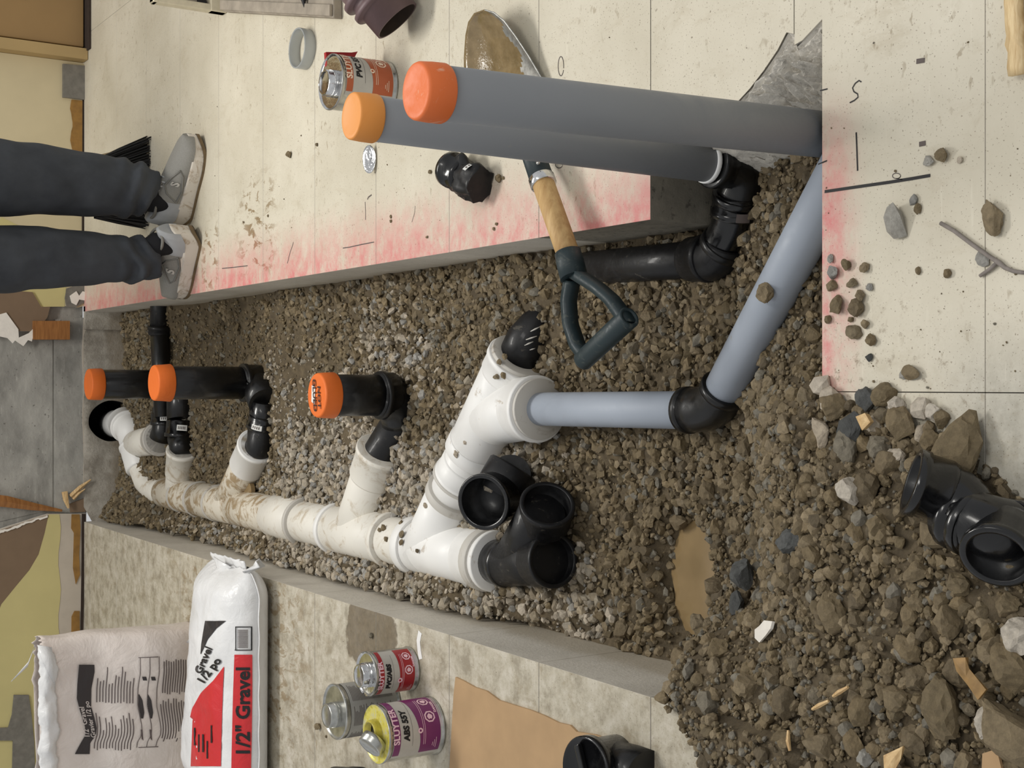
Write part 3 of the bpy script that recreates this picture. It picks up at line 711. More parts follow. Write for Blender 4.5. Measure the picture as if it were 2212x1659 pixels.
# ================================================================== pipes
def solid_pipe(name, p0, p1, r, mat, parent, seg=36):
    p0, p1 = V(p0), V(p1); L = (p1 - p0).length
    mb = MB(); mb.lathe(p0, p1 - p0, [(0, 0), (0, r - .002), (.001, r), (L - .001, r), (L, r - .002), (L, 0)], seg)
    return mb.build(name, mat, parent)
def ring(name, p, d, r0, r1, w, mat, parent):
    mb = MB(); d = V(d).normalized(); mb.lathe(V(p) - d * w / 2, d, [(0, r0), (0, r1 - .001), (.001, r1), (w - .001, r1), (w, r1 - .001), (w, r0)], 36)
    return mb.build(name, mat, parent)
def hub(name, p, d, r, L, mat, parent, lip=.003, deep=None, inner=None, seg=40):
    """socket end opening at p towards d; hollow when deep is given"""
    d = V(d).normalized(); p = V(p)
    prof = [(-L, 0), (-L, r - .004), (-L + .006, r - .0015), (-.013, r - .0015), (-.012, r + lip * .4), (-.001, r + lip * .4), (0, r - .001)]
    mb = MB(); ri = inner or r - .007
    prof += [(0, ri)] if deep else [(0, 0)]
    mb.lathe(p, d, prof, seg)
    if deep: mb.lathe(p, d, [(0, ri), (-.001, ri - .0006), (-deep * .55, ri - .0012), (-deep * .56, ri - .006), (-deep, ri - .007), (-deep, 0)], seg, 1)
    return mb.build(name, [mat, 'abs_inner'] if deep else mat, parent)
def bend(name, pts, r, mat, parent, seg=32):
    mb = MB(); mb.tube(pts, r, seg); return mb.build(name, mat, parent)
def curve_label(name, p, d, r, ang, w, h, mat, parent, up=None, bars=0):
    """small sticker wrapped on a pipe of radius r, axis d through p"""
    a, b, d = frame(d); p = V(p); mb = MB(); n = 6; cv = CAM - p; ang = ang + math.atan2(cv.dot(b), cv.dot(a))
    def fn(u, v, o=0.0008):
        t = ang + (u - .5) * w / r
        return p + d * ((v - .5) * h) + (a * math.cos(t) + b * math.sin(t)) * (r + o)
    mb.grid(n, 2, fn, 0)
    for i in range(bars):
        u0 = .12 + .76 * i / bars; u1 = u0 + .5 * .76 / bars
        mb.grid(2, 2, lambda u, v: fn(u0 + (u1 - u0) * u, .25 + .5 * v, .0012), 1)
    return mb.build(name, [mat, 'ink_grey'], parent, False)
def capped_top(name, top, d, r, hgt, mat, parent, seg=40, edge=.006, skirt=.003):
    """plastic test cap: top = centre of its flat top, d points up the pipe"""
    d = V(d).normalized(); o = V(top) - d * hgt
    mb = MB(); mb.lathe(o, d, [(0, r - .006), (0, r + skirt - .001), (.002, r + skirt), (hgt * .5, r + .001), (hgt - edge, r), (hgt - edge * .3, r - edge * .35), (hgt, r - edge), (hgt - .0008, r - edge - .004), (hgt - .0006, 0)], seg)
    return mb.build(name, mat, parent)
def text_mesh(txt, size, bold=0.0, align='CENTER', shear=0.0, space=1.0):
    cu = bpy.data.curves.new('lettering', 'FONT'); cu.body = txt; cu.size = size; cu.align_x = align; cu.align_y = 'CENTER'
    cu.offset = bold; cu.shear = shear; cu.resolution_u = 3; cu.space_character = space
    ob = bpy.data.objects.new('lettering', cu); me = ob.to_mesh()
    v = [p.co.copy() for p in me.vertices]; f = [tuple(p.vertices) for p in me.polygons]
    ob.to_mesh_clear(); bpy.data.objects.remove(ob); bpy.data.curves.remove(cu); return v, f
def lettering(name, txt, size, fn, mat, parent, bold=0.0, align='CENTER', shear=0.0, space=1.0, sx=1.0):
    v, f = text_mesh(txt, size, bold, align, shear, space)
    if not v: return None
    bm = bmesh.new(); vs = [bm.verts.new(p) for p in v]
    for t in f:
        try: bm.faces.new([vs[i] for i in t])
        except ValueError: pass
    bmesh.ops.triangulate(bm, faces=bm.faces)
    for _ in range(2):
        le = [e for e in bm.edges if e.calc_length() > size * .35]
        if le: bmesh.ops.subdivide_edges(bm, edges=le, cuts=1)
    for p in bm.verts: p.co = V(fn(p.co.x * sx, p.co.y))
    me = bpy.data.meshes.new(name); bm.to_mesh(me); bm.free(); me.materials.append(MAT[mat])
    o = bpy.data.objects.new(name, me); COL.objects.link(o); par(o, parent); return o

# ---- white drain line with its wyes
ZP = -0.150; RP = 0.0545; RH = 0.0615
wl = thing('drain_line', 'dirty white plastic drain line running along the trench to the wall hole', 'pipe', (-0.36, 3.0, ZP))
def W(x, y, z=ZP): return V((x, y, z))
AX = -0.358
def seg_(name, ya, yb, r, mat, za=ZP, zb=ZP): return solid_pipe(name, W(AX, ya, za), W(AX, yb, zb), r, mat, wl)
# near wye: body, two rings and the branch that turns towards the grey pipe
hub('wye_hub', W(AX, 2.285), (0, -1, 0), RH, .10, 'pvc_white', wl)
ring('gasket_ring', W(AX, 2.318), (0, 1, 0), .05, RH + .0035, .026, 'pvc_ring', wl)
seg_('wye_body', 2.33, 2.60, RH - .002, 'pvc_white')
ring('gasket_ring', W(AX, 2.612), (0, 1, 0), .05, RH + .004, .03, 'pvc_white', wl)
BD = V((1, -.96, 0)).normalized()
b0 = W(AX + .0, 2.560); z3 = V((0, 0, .012))
def B(t): return b0 + BD * t + z3 * (t / .3)
solid_pipe('wye_branch', B(-.02), B(.165), RH - .002, 'pvc_white', wl)
ring('gasket_ring', B(.172), BD, .05, RH + .002, .020, 'pvc_ring', wl)
solid_pipe('branch_pipe', B(.16), B(.30), RP, 'pvc_white', wl)
ring('gasket_ring', B(.222), BD, .05, RH + .003, .008, 'pvc_ring', wl)
hub('coupling_hub', B(.222), -BD, RH, .05, 'pvc_white', wl)
# second wye, feeding the light grey pipe
w3 = B(.405)
solid_pipe('wye_body', B(.30), B(.55), RH - .001, 'pvc_white', wl)
ring('gasket_ring', B(.312), BD, .05, RH + .002, .03, 'pvc_white', wl)
GZ_ = -.118
g0 = V((-.047, 2.085, GZ_ + .004)); gd = V((0, -1, .03)).normalized()
solid_pipe('wye_branch', w3 + V((0, .0, 0)), g0 + V((0, .03, -.001)), RH - .003, 'pvc_white', wl)
hub('wye_hub', g0, gd, RH + .001, .055, 'pvc_white', wl)
ring('reducer_bush', g0 + gd * .003, gd, .028, RH - .004, .012, 'pvc_ring', wl)
hub('wye_hub', B(.565), BD, RH + .001, .05, 'pvc_white', wl)
ring('reducer_bush', B(.567), BD, .040, RH - .003, .014, 'pvc_ring', wl)
# middle run and the wye of the nearest riser
seg_('drain_pipe', 2.60, 2.78, RP, 'pvc_white_dirty')
seg_('wye_body', 2.74, 3.02, RH - .002, 'pvc_white_dirty')
ring('gasket_ring', W(AX, 2.735), (0, 1, 0), .05, RH + .003, .018, 'pvc_white_dirty', wl); ring('gasket_ring', W(AX, 3.02), (0, 1, 0), .05, RH + .003, .018, 'pvc_white', wl)
c0 = W(AX, 2.92); cd = V((.76, -.56, .02)).normalized()
solid_pipe('wye_branch', c0, c0 + cd * .24, RP + .001, 'pvc_white_dirty', wl)
hub('wye_hub', c0 + cd * .255, cd, RH, .085, 'pvc_white_dirty', wl)
seg_('drain_pipe', 3.0, 3.26, RP, 'pvc_white_dirty')
ring('gasket_ring', W(AX, 3.215), (0, 1, 0), .05, RH + .002, .014, 'pvc_ring', wl)
seg_('coupling', 3.22, 3.40, RH - .003, 'pvc_white_dirty')
seg_('drain_pipe', 3.40, 3.72, RP - .002, 'pvc_white_muddy', ZP, ZP - .012)
seg_('wye_body', 3.70, 4.02, RH - .008, 'pvc_white_muddy', ZP - .01, ZP - .01)
for yy in (3.86, 4.02): ring('gasket_ring', W(AX, yy, ZP - .01), (0, 1, 0), .045, RH - .005, .012, 'pvc_ring', wl)
seg_('wye_body', 4.02, 4.34, RH - .010, 'pvc_white_muddy', ZP - .01, ZP - .01)
ring('gasket_ring', W(AX, 4.18, ZP - .01), (0, 1, 0), .045, RH - .007, .012, 'pvc_ring', wl)
# branches of the second and third riser
d0 = W(AX, 3.78, ZP - .01); d1 = P(556, 962, -.14); solid_pipe('wye_branch', d0, d1, RP - .006, 'pvc_white_muddy', wl)
hub('wye_hub', d1, d1 - d0, RH - .007, .11, 'pvc_white', wl)
e0 = W(AX, 4.22, ZP - .01); e1 = P(394, 972, -.14); solid_pipe('wye_branch', e0, e1, RP - .010, 'pvc_white_dirty', wl)
hub('wye_hub', e1, e1 - e0, RH - .012, .10, 'pvc_white_dirty', wl)
# last bend, wye and coupling into the wall
f = [W(AX, 4.32, ZP - .01), W(AX, 4.40, ZP - .01), P(318, 1040, -.15), P(303, 1000, -.145), P(292, 960, -.14), P(283, 930, -.135), V((-.142, 4.70, -.13)), V((-.142, 4.80, -.12))]
bend('drain_bend', [f[0], f[1], f[1].lerp(f[2], .5) + V((-.004, .004, 0)), f[2], f[3], f[4]], RP - .010, 'pvc_white_dirty', wl)
hub('wye_hub', f[4], f[4] - f[3], RH - .006, .10, 'pvc_white', wl)
bend('drain_bend', f[4:], RP - .004, 'pvc_white', wl)
hub('coupling_hub', V((-.150, 4.67, -.133)), V((-.3, -1, 0)), RH - .004, .06, 'pvc_white', wl)
h1 = P(346, 948, -.13); hd = (h1 - f[4]).normalized()
solid_pipe('wye_branch', f[4] - hd * .02, h1, RP - .006, 'pvc_white_dirty', wl); hub('wye_hub', h1, hd, RH - .006, .05, 'pvc_ring', wl)

# ---- black wye pushed into the near end of the white line
bw = thing('wye_fitting', 'black plastic wye with two open sockets joined to the near end of the white line', 'pipe fitting', (AX, 2.15, ZP))
solid_pipe('spigot', W(AX, 2.30), W(AX, 2.24), .0455, 'abs_gloss', bw)
solid_pipe('collar', W(AX, 2.262), W(AX, 2.243), .0475, 'abs_gloss', bw)
oe = P(1196, 1210, -.135); od = (oe - W(AX, 2.28)).normalized()
solid_pipe('body', W(AX, 2.25), oe - od * .02, .046, 'abs_dusty', bw)
hub('open_socket', oe, od, .052, .060, 'abs_dusty', bw, .002, .075)
be = P(1183, 1088, -.118); bs = W(AX + .01, 2.215); bd_ = (be - bs).normalized()
solid_pipe('branch', bs, be - bd_ * .03, .046, 'abs_dusty', bw)
hub('open_socket', be, (bd_ + V((.25, -.1, .25))).normalized(), .0515, .060, 'abs_dusty', bw, .002, .075)
# ---- black street elbow resting on the branch, mouth up and towards the back left
el = thing('elbow_fitting', 'loose black elbow standing mouth up against the white branch pipe', 'pipe fitting', P(1085, 1065, -.11))
ec = P(1043, 1085, -.045); ed = V((-.10, -.50, .86)).normalized()
hub('open_socket', ec, ed, .0535, .062, 'abs_gloss', el, .002, .060)
q0 = ec - ed * .075; q2 = P(1098, 1030, -.125)
bend('bend', [q0 + ed * .01, q0, q0.lerp(q2, .35) - ed * .018, q0.lerp(q2, .75) - ed * .02, q2], [.047, .048, .048, .048, .046], 'abs_dusty', el)
mb = MB(); mb.lathe(q2, (q2 - q0).normalized() + V((.3, -.2, -.3)), [(-.04, .046), (-.03, .0515), (.018, .0515), (.022, .048), (.022, 0)], 36); mb.build('socket', 'abs_dusty', el)
stone(ec - ed * .050 + V((.022, .012, .006)), .016, 'stone_light', 0, 'pale stone lying inside the mouth of the loose black elbow')

# ---- black riser stub at the end of the white branch, half buried and dusty
st_ = thing('pipe_stub', 'dusty black pipe end pushed into the white wye beside the shovel grip', 'pipe', B(.6))
pe = B(.56); pf = P(1176, 652, -.150)
mb = MB(); d = (pf - pe); nrm = V((0, 0, 1))
mb.tube([pe, pe.lerp(pf, .35), pe.lerp(pf, .65) - V((0, 0, .006)), pe.lerp(pf, .85) - V((0, 0, .010)), pf - V((0, 0, .012))], [.0425, .042, .033, .020, .004], 28); mb.build('pipe_end', 'abs_dusty', st_)
def sight_hit(px, py, a, b_, r):
    d = ray(px, py).normalized(); ax = (b_ - a).normalized(); w0 = CAM - a
    dd = d - ax * d.dot(ax); ww = w0 - ax * w0.dot(ax); A = dd.dot(dd); Bq = 2 * dd.dot(ww); D = Bq * Bq - 4 * A * (ww.dot(ww) - r * r)
    return CAM + d * ((-Bq - math.sqrt(max(D, 0))) / (2 * A))
for (a, b) in (((1133, 746), (1152, 738)), ((1146, 716), (1166, 706)), ((1136, 734), (1160, 726)), ((1144, 756), (1156, 752))):
    A_ = sight_hit(*a, pe, pf, .0415); B_ = sight_hit(*b, pe, pf, .0415)
    mb = MB(); mb.tube([A_, A_.lerp(B_, .5), B_], [.0008, .0018, .0008], 6); mb.build('scuff_mark', 'pvc_ring', st_)

# ---- light grey branch with its black elbow
gl = thing('grey_branch_pipe', 'light grey plastic pipe running from the white wye to the near slab', 'pipe', (-.045, 1.8, GZ_))
gk = P(1543, 882, -.135); ge = P(1772, 450, -.060)
g1 = P(1492, 886, -.13)
solid_pipe('straight_pipe', g0, g1 + (g1 - g0).normalized() * .01, .0312, 'pvc_grey_light', gl)
ud = (ge - gk).normalized(); u0 = gk + ud * .035
bend('elbow', arc_pts(g1 - (g1 - g0).normalized() * .006, gk, u0 + ud * .012, .032), .037, 'abs_black', gl)
hub('elbow_hub', g1 - (g1 - g0).normalized() * .012, -(g1 - g0), .0375, .02, 'abs_black', gl); hub('elbow_hub', u0 + ud * .014, ud, .0375, .02, 'abs_black', gl)
solid_pipe('sloping_pipe', u0, ge + ud * .14, .0318, 'pvc_grey_light', gl)

# ---- tall grey pipes with orange test caps
def tall(label, top, bot, r, cap, capmat, capr, caph, edge=.006):
    t = thing('grey_riser', label, 'pipe', bot)
    d = (top - bot).normalized(); solid_pipe('riser_pipe', bot, top - d * .006, r, 'pvc_grey', t, 48)
    capped_top('test_cap', top, d, capr, caph, capmat, t, 48, edge, .0012); return t, d
nt_ = PY(897, 196, 1.292); nb = P(1770, 288, -.03); nb.y = 1.292; nb = PY(1800, 293, 1.292)
tall('tall grey pipe with a salmon orange cap, nearest the camera', nt_, nb, .0310, None, 'cap_salmon', .0322, .035, .0035)
fb = PY(1532, 352, 1.538); ft = PY(758, 250, 1.55)
t2, d2 = tall('grey pipe with a paler amber cap, just behind the nearest grey riser', ft, fb, .0292, None, 'cap_amber', .0304, .034, .0025)
ring('cement_bead', fb + d2 * .004, d2, .02, .0315, .008, 'adhesive_white', t2)

# ---- black bends below the second grey riser
bb = thing('black_bend_run', 'glossy black bends and pipe under the amber capped grey riser', 'pipe', (.25, 1.6, -.1))
k0 = fb + V((0, 0, -.004)); k1 = P(1605, 372, -.115); k2 = P(1592, 430, -.125); k3 = P(1583, 500, -.135); k4 = P(1545, 556, -.14); k5 = P(1265, 580, -.150)
hub('riser_hub', k0, d2, .0365, .035, 'abs_black', bb)
bend('upper_bend', arc_pts(k0 - d2 * .02, k0.lerp(k1, .9) + V((.006, 0, -.02)), k2, .045), .0335, 'abs_black', bb)
hub('hub', k2.lerp(k1, .15), k1 - k2, .038, .03, 'abs_gloss', bb); hub('hub', k2.lerp(k3, .55), k3 - k2, .038, .036, 'abs_gloss', bb)
bend('lower_bend', arc_pts(k2, k3, k4 + (k5 - k4).normalized() * .01, .04), .0330, 'abs_gloss', bb)
hub('hub', k3.lerp(k4, .45), k3 - k4, .0375, .02, 'abs_black', bb)
hub('hub', k4 + (k5 - k4).normalized() * .012, k4 - k5, .0385, .05, 'abs_dusty', bb)
bend('elbow_knee', arc_pts(k3.lerp(k4, .5), k4 + V((-.004, -.01, 0)), k4 + (k5 - k4).normalized() * .06, .03), .036, 'abs_dusty', bb)
solid_pipe('run_pipe', k4, k5, .0305, 'abs_dusty', bb)
curve_label('sticker', k2.lerp(k3, .36), k3 - k2, .0386, .35, .022, .014, 'ink_grey', bb)
a, b, _d = frame(k3 - k2)

# ---- black risers with orange caps
def riser(label, x, Y, px_top, py, px_hub, r, capr, caph, zbase, sk=.003):
    top = PY(px_top, py, Y); hb = PY(px_hub, py, Y); t = thing('capped_riser', label, 'pipe', (hb.x, Y, zbase))
    bot = V((hb.x, Y, hb.z)); d = (top - bot).normalized()
    solid_pipe('riser_pipe', bot - d * .02, top - d * .006, r, 'abs_black', t, 44); cap = capped_top('test_cap', top, d, capr, caph, 'cap_orange', t, 48, .004, sk)
    return t, top, bot, d, cap
YA = 3.575
tA, topA, botA, dA, _c = riser('black riser with a plain orange cap, nearer of the far pair', 0, YA, 331, 827, 523, .0455, .0485, .047, -.2)
hub('elbow_hub', botA, dA, .053, .055, 'abs_black', tA)
ka = V((botA.x, YA, -.165)); a1 = P(574, 872, -.150); a2 = P(566, 925, -.150); a3 = P(563, 966, -.142)
bend('elbow', arc_pts(botA - dA * .03, ka, a1, .05), .0465, 'abs_black', tA)
solid_pipe('elbow_outlet', a1.lerp(ka, .1), a2, .0395, 'abs_gloss', tA)
hub('outlet_hub', a2, a2 - a1, .043, .04, 'abs_gloss', tA)
bend('street_elbow', [a2, a2.lerp(a3, .5), a3 + (d1 - a3) * .2, d1 - (d1 - d0).normalized() * .03], .039, 'abs_dusty', tA)
curve_label('sticker', a1.lerp(a2, .8), a2 - a1, .0437, -.35, .030, .015, 'sticker_white', tA, None, 4)
YBp = 4.20
tB, topB, botB, dB, _c = riser('black riser with an orange cap closest to the concrete back wall', 0, YBp, 190, 830, 372, .0455, .048, .042, -.2, .0015)
b1 = P(395, 868, -.15); b2 = P(391, 908, -.15); b3 = P(388, 945, -.145)
bend('elbow', arc_pts(botB + dB * .02, V((botB.x, YBp, -.16)), b2, .05), .0445, 'abs_black', tB)
hub('outlet_hub', b3, b3 - b2, .047, .055, 'abs_gloss', tB); bend('street_elbow', [b3, b3.lerp(e1, .6), e1 - (e1 - e0).normalized() * .02], .039, 'abs_black', tB)
curve_label('sticker', b2.lerp(b3, .45), b3 - b2, .0475, .1, .032, .018, 'sticker_white', tB, None, 5)
YC = 2.695
tC, topC, botC, dC, capC = riser('black riser with hand lettering on its orange cap', 0, YC, 684, 854, 818, .0465, .0492, .040, -.2, .002)
hub('elbow_hub', botC, dC, .0535, .04, 'abs_black', tC)
c1 = P(870, 905, -.165); c2 = P(842, 950, -.160); c3 = c0 + cd * .25
kc = V((botC.x - .004, YC, -.150))
bend('elbow', arc_pts(botC - dC * .02, kc, c1, .06), .050, 'abs_black', tC)
bend('elbow_outlet', [kc + (c1 - kc) * .4, c1, c2, c3, c0 + cd * .21], .0435, 'abs_dusty', tC)
# lettering on the cap: two words, the lower one over a white sticker
sC, uC = V((-1, 0, 0)), V((0, -1, 0)); n_ = dC
def capfn(a, b, o=.0012): return topC + sC * a + uC * b + n_ * o - n_ * .0006
mb = MB(); mb.add([capfn(x, y, .0014) for x, y in ((-.022, -.024), (.014, -.026), (.020, -.010), (-.018, -.006))], [(0, 1, 2, 3)]); mb.build('sticker', 'sticker_white', capC, False)
lettering('lettering', 'GLUED', .022, lambda a, b: capfn(a * 1.02, -.009 + a * .10 + b, .0022), 'ink_marker', capC, .0007)
lettering('lettering', 'NOT', .018, lambda a, b: capfn(a * 1.25 + .004, .014 + a * .12 + b, .0022), 'ink_marker', capC, .0006)

# ---- black pipe crossing below the back wall
bx_ = thing('crossing_pipe', 'thin black pipe crossing the trench below the back wall', 'pipe', (.1, 4.45, -.16))
x0_ = P(352, 905, -.15); x1_ = P(346, 800, -.12); x2_ = P(344, 705, -.118); x3_ = P(346, 655, -.118)
solid_pipe('cross_pipe', P(353, 900, -.128), x2_, .030, 'abs_black', bx_); hub('hub', x2_, x3_ - x2_, .036, .03, 'abs_dusty', bx_); solid_pipe('cross_pipe', x2_, x3_ + V((.08, 0, 0)), .030, 'abs_dusty', bx_)
bend('street_elbow', [P(353, 880, -.14), P(354, 905, -.14), P(352, 930, -.135), h1], .036, 'abs_black', bx_); hub('outlet_hub', P(353, 918, -.138), V((-1, 0, 0)), .042, .04, 'abs_gloss', bx_)
curve_label('sticker', P(353, 918, -.138) + V((.022, 0, 0)), V((-1, 0, 0)), .0428, .1, .030, .014, 'sticker_white', bx_, None, 4)

# ---- pair of glossy black elbows lying on the spoil in front
ne = thing('double_elbow', 'glossy black double elbow lying on the spoil at the near edge', 'pipe fitting', P(2080, 1110, .02))
o1 = P(1968, 1040, .085); n1 = V((.30, .62, .72)).normalized(); m1 = P(2050, 1105, .050); m2 = P(2098, 1130, .050); m3 = P(2165, 1150, .050); o2 = P(2152, 1205, .072); n2 = V((-.52, -.30, .80)).normalized()
hub('open_socket', o1, n1, .0385, .045, 'abs_gloss', ne, .002, .042)
bend('bend', arc_pts(o1 - n1 * .045, (o1 - n1 * .060), m2, .03), .0345, 'abs_gloss', ne)
hub('collar', m2.lerp(m1, .75), m1 - m2, .0375, .035, 'abs_gloss', ne); ring('collar_ring', m2, m2 - m1, .03, .0385, .012, 'abs_gloss', ne)
hub('open_socket', o2, n2, .0395, .05, 'abs_gloss', ne, .002, .045)
bend('bend', arc_pts(m1, m3, o2 - n2 * .048, .04), .0355, 'abs_gloss', ne)
sd = PY(2200, 1155, m3.y); sk_ = o2 - n2 * .006
curve_label('sticker', o2 - n2 * .030, n2, .0405, .9, .018, .012, 'sticker_white', ne, None, 3)

# ---- crushed black fitting on the floor behind the shovel
ck = thing('crushed_fitting', 'crushed cement smeared black fitting lying on the pale floor', 'pipe fitting', P(1010, 390, 0))
cc = P(1010, 385, .028); ca = (P(965, 365, .03) - P(1030, 400, .026)).normalized()
def crush(u, v):
    t = 2 * math.pi * u; a, b, d = frame(ca); r = .033 * (1 + .34 * mnoise.noise(V((math.cos(t) * 2, math.sin(t) * 2, v * 3))))
    p = cc + d * (-.045 + .08 * v) + a * math.cos(t) * r + b * math.sin(t) * r * .8
    p.z = max(p.z, .001); return p
mb = MB(); mb.grid(28, 10, crush, 0, True, True); mb.add([crush(i / 28, 0) for i in range(28)], [tuple(range(28))[::-1]]); mb.add([crush(i / 28, 1) for i in range(28)], [tuple(range(28))]); mb.build('crushed_body', 'abs_dusty', ck)
hub('socket', cc + ca * .062, ca, .0335, .05, 'abs_gloss', ck, .002, .03)
curve_label('sticker', cc - ca * .028, ca, .036, -.5, .016, .010, 'sticker_white', ck, None, 2)
# ---- black cleanout cap on the cardboard and the tube end at the frame edge
co = thing('cleanout_fitting', 'black capped fitting lying on the brown cardboard at the frame edge', 'pipe fitting', P(1290, 1660, 0))
oc = P(1262, 1664, .075); odn = V((.05, -.12, 1)).normalized()
mb = MB(); mb.lathe(oc, odn, [(-.075, 0), (-.075, .046), (-.02, .046), (-.018, .052), (-.002, .052), (.0, .049), (-.004, .046), (-.004, 0)], 40); mb.build('capped_socket', 'abs_gloss', co)
mb = MB(); mb.box(oc + odn * .001, (.040, .005, .005), odn.to_track_quat('Z', 'Y').to_matrix()); bevel(mb.build('cap_bar', 'abs_gloss', co), .002)
mb = MB(); mb.tube([oc - odn * .05, oc - odn * .05 + V((.0, -.05, -.012)), oc - odn * .05 + V((.0, -.085, -.012))], .042, 30); mb.build('side_outlet', 'abs_black', co)
tk = thing('tube_end', 'dark grey tube end at the frame edge below the purple can', 'tube', P(795, 1664, 0))
mb = MB(); t0_ = P(722, 1690, .04); mb.lathe(P(722, 1684, .03), (P(800, 1690, .03) - P(722, 1684, .03)), [(0, 0), (0, .026), (.004, .028), (.085, .028), (.088, .030), (.13, .030), (.134, .027), (.134, 0)], 32); mb.build('tube_body', 'abs_dusty', tk)
# ================================================================== things on the floor
m = NT('tin', 0.28, 0.9); m.color(m.ramp(m.noise(40, 4), [(0.3, srgb(150, 150, 146)), (0.7, srgb(205, 205, 200))])); m.bump(m.noise(50, 3), 0.15, 0.002)
m = NT('tin_bright', 0.14, 1.0); m.color(m.ramp(m.noise(60, 4), [(0.3, srgb(190, 190, 190)), (0.7, srgb(235, 235, 235))])); m.bump(m.noise(70, 3), 0.3, 0.003)
m = NT('tin_yellowed', 0.35, 0.3); m.color(m.ramp(m.noise(60, 5, 0.7), [(0.35, srgb(206, 204, 176)), (0.5, srgb(226, 216, 110)), (0.65, srgb(190, 176, 60))]))
m = NT('glue_yellow', 0.25); m.color(m.ramp(m.noise(80, 4), [(0.3, srgb(150, 140, 50)), (0.7, srgb(205, 190, 80))]))
simple('label_purple', (116, 44, 98), 0.35, var=0.05); simple('label_red', (158, 32, 40), 0.35, var=0.06); simple('label_rust', (176, 88, 52), 0.35, var=0.05)
simple('label_silver', (184, 180, 172), 0.4, var=0.05); simple('label_grey', (160, 158, 152), 0.5, var=0.05); simple('print_pink', (236, 196, 206), 0.4, var=0.03); simple('print_cream', (240, 214, 190), 0.4, var=0.03)
def can(label, base, r, h, rot, band, inkc, words, sub, tin='tin', top='tin', back=False, cut=1.0):
    """rot: direction (radians from facing the camera, positive to the right) of the label's centre"""
    t = thing('solvent_can', label, 'can', base); o = V(base)
    mb = MB(); mb.lathe(o, (0, 0, 1), [(0, 0), (0, r - .003), (.001, r + .0006), (.004, r + .0008), (.006, r - .0008), (h - .007, r - .0008), (h - .005, r + .0008), (h - .001, r + .0008), (h, r - .0004)], 56); mb.build('can_body', tin, t)
    mb = MB(); mb.lathe(o, (0, 0, 1), [(h, r - .0004), (h - .003, r - .003), (h - .0035, r - .006), (h - .003, .024), (h - .003, 0)], 56); mb.build('can_top', top, t)
    def S(a, z, off=.0004):
        th = rot + a; rr = r - .0008 + off
        return o + V((math.sin(th) * rr, -math.cos(th) * rr, z))
    def patch(name, a0, a1, z0, z1, mat, off=.0004, n=30, parent=t):
        mb = MB(); f0 = z0 if callable(z0) else (lambda a: z0); f1 = z1 if callable(z1) else (lambda a: z1)
        mb.grid(n, 3, lambda u, v: S(a0 + (a1 - a0) * u, f0(a0 + (a1 - a0) * u) * (1 - v) + f1(a0 + (a1 - a0) * u) * v, off)); return mb.build(name, mat, parent, False)
    if back:
        lb = patch('paper_label', -1.6, 1.6, .008, h - .012, 'label_grey')
        for i in range(30):
            z = h - .020 - i * .0030
            for c in range(3):
                a0 = -1.35 + c * .92; patch('print_line', a0, a0 + .80 - .3 * R.random(), z, z + .0012, 'ink_grey', .0008, 8, lb)
        return t, S, o, h
    lb = patch('paper_label', -1.25, 1.35, .010, h - .010, 'label_silver', .0003)
    patch('colour_band', -1.10, 1.35, h * .80, h - .011, band, .0007, 30, lb)
    patch('colour_field', -1.10, 1.35, .012, lambda a: h * (.45 + .10 * (1 - math.cos((a + 1.1) * .8)) * cut) , band, .0007, 30, lb)
    T = lambda ca, z, off=.0011: (lambda x, y: S(ca + x / r, z + y, off))
    lettering('lettering', words[0], h * .145, T(.02, h * .865), inkc, lb, .0006, 'CENTER', .0, 1.0, 1.02)
    lettering('lettering', words[1], h * .135, T(sub, h * .69), 'ink_and_shade_black', lb, .0009, 'CENTER', .12, 1.0, 1.0)
    patch('print_line', -.75, 1.0, h * .59, h * .594, 'ink_grey', .0009, 20, lb)
    lettering('lettering', 'DANGER', h * .055, T(.55, h * .135), inkc, lb, .0003)
    for k in range(2): patch('print_line', -.75, 1.0, h * (.395 - .03 * k), h * (.402 - .03 * k), inkc, .0011, 16, lb)
    for k in range(2): patch('print_line', -.2, 1.1, h * (.085 - .025 * k), h * (.091 - .025 * k), inkc, .0011, 12, lb)
    for k in range(3): patch('print_line', -.95 + .05 * k, -.55 - .08 * k, h * (.17 + .03 * k), h * (.178 + .03 * k), inkc, .0011, 6, lb)
    for ca in (.18, .85):                                  # hazard octagons
        mb = MB(); oo = []; ii = []
        for i in range(8):
            a = math.pi / 8 + i * math.pi / 4; oo.append(S(ca + math.cos(a) * h * .095 / r, h * .255 + math.sin(a) * h * .095, .0012)); ii.append(S(ca + math.cos(a) * h * .072 / r, h * .255 + math.sin(a) * h * .072, .0012))
        mb.add(oo + ii, [(i, (i + 1) % 8, (i + 1) % 8 + 8, i + 8) for i in range(8)]); mb.build('hazard_sign', inkc, lb, False)
        mb = MB(); n = 14; pr = [S(ca + math.cos(2 * math.pi * i / n) * h * (.042 + .012 * math.sin(i * 2.3 + ca * 5)) / r, h * .255 + math.sin(2 * math.pi * i / n) * h * .045, .0012) for i in range(n)]
        mb.add(pr, [tuple(range(n))]); mb.build('hazard_symbol', inkc, lb, False)
    mb = MB(); n = 16; mb.add([S(-.25 + math.cos(2 * math.pi * i / n) * .0052 / r, h * .455 + math.sin(2 * math.pi * i / n) * .0052, .0012) for i in range(n)], [tuple(range(n))]); mb.build('round_emblem', inkc, lb, False)
    mb = MB(); mb.add([S(-.25 + math.cos(2 * math.pi * i / n) * .0022 / r, h * .455 + math.sin(2 * math.pi * i / n) * .0022, .0016) for i in range(n)], [tuple(range(n))]); mb.build('round_emblem', band, lb, False)
    return t, S, o, h
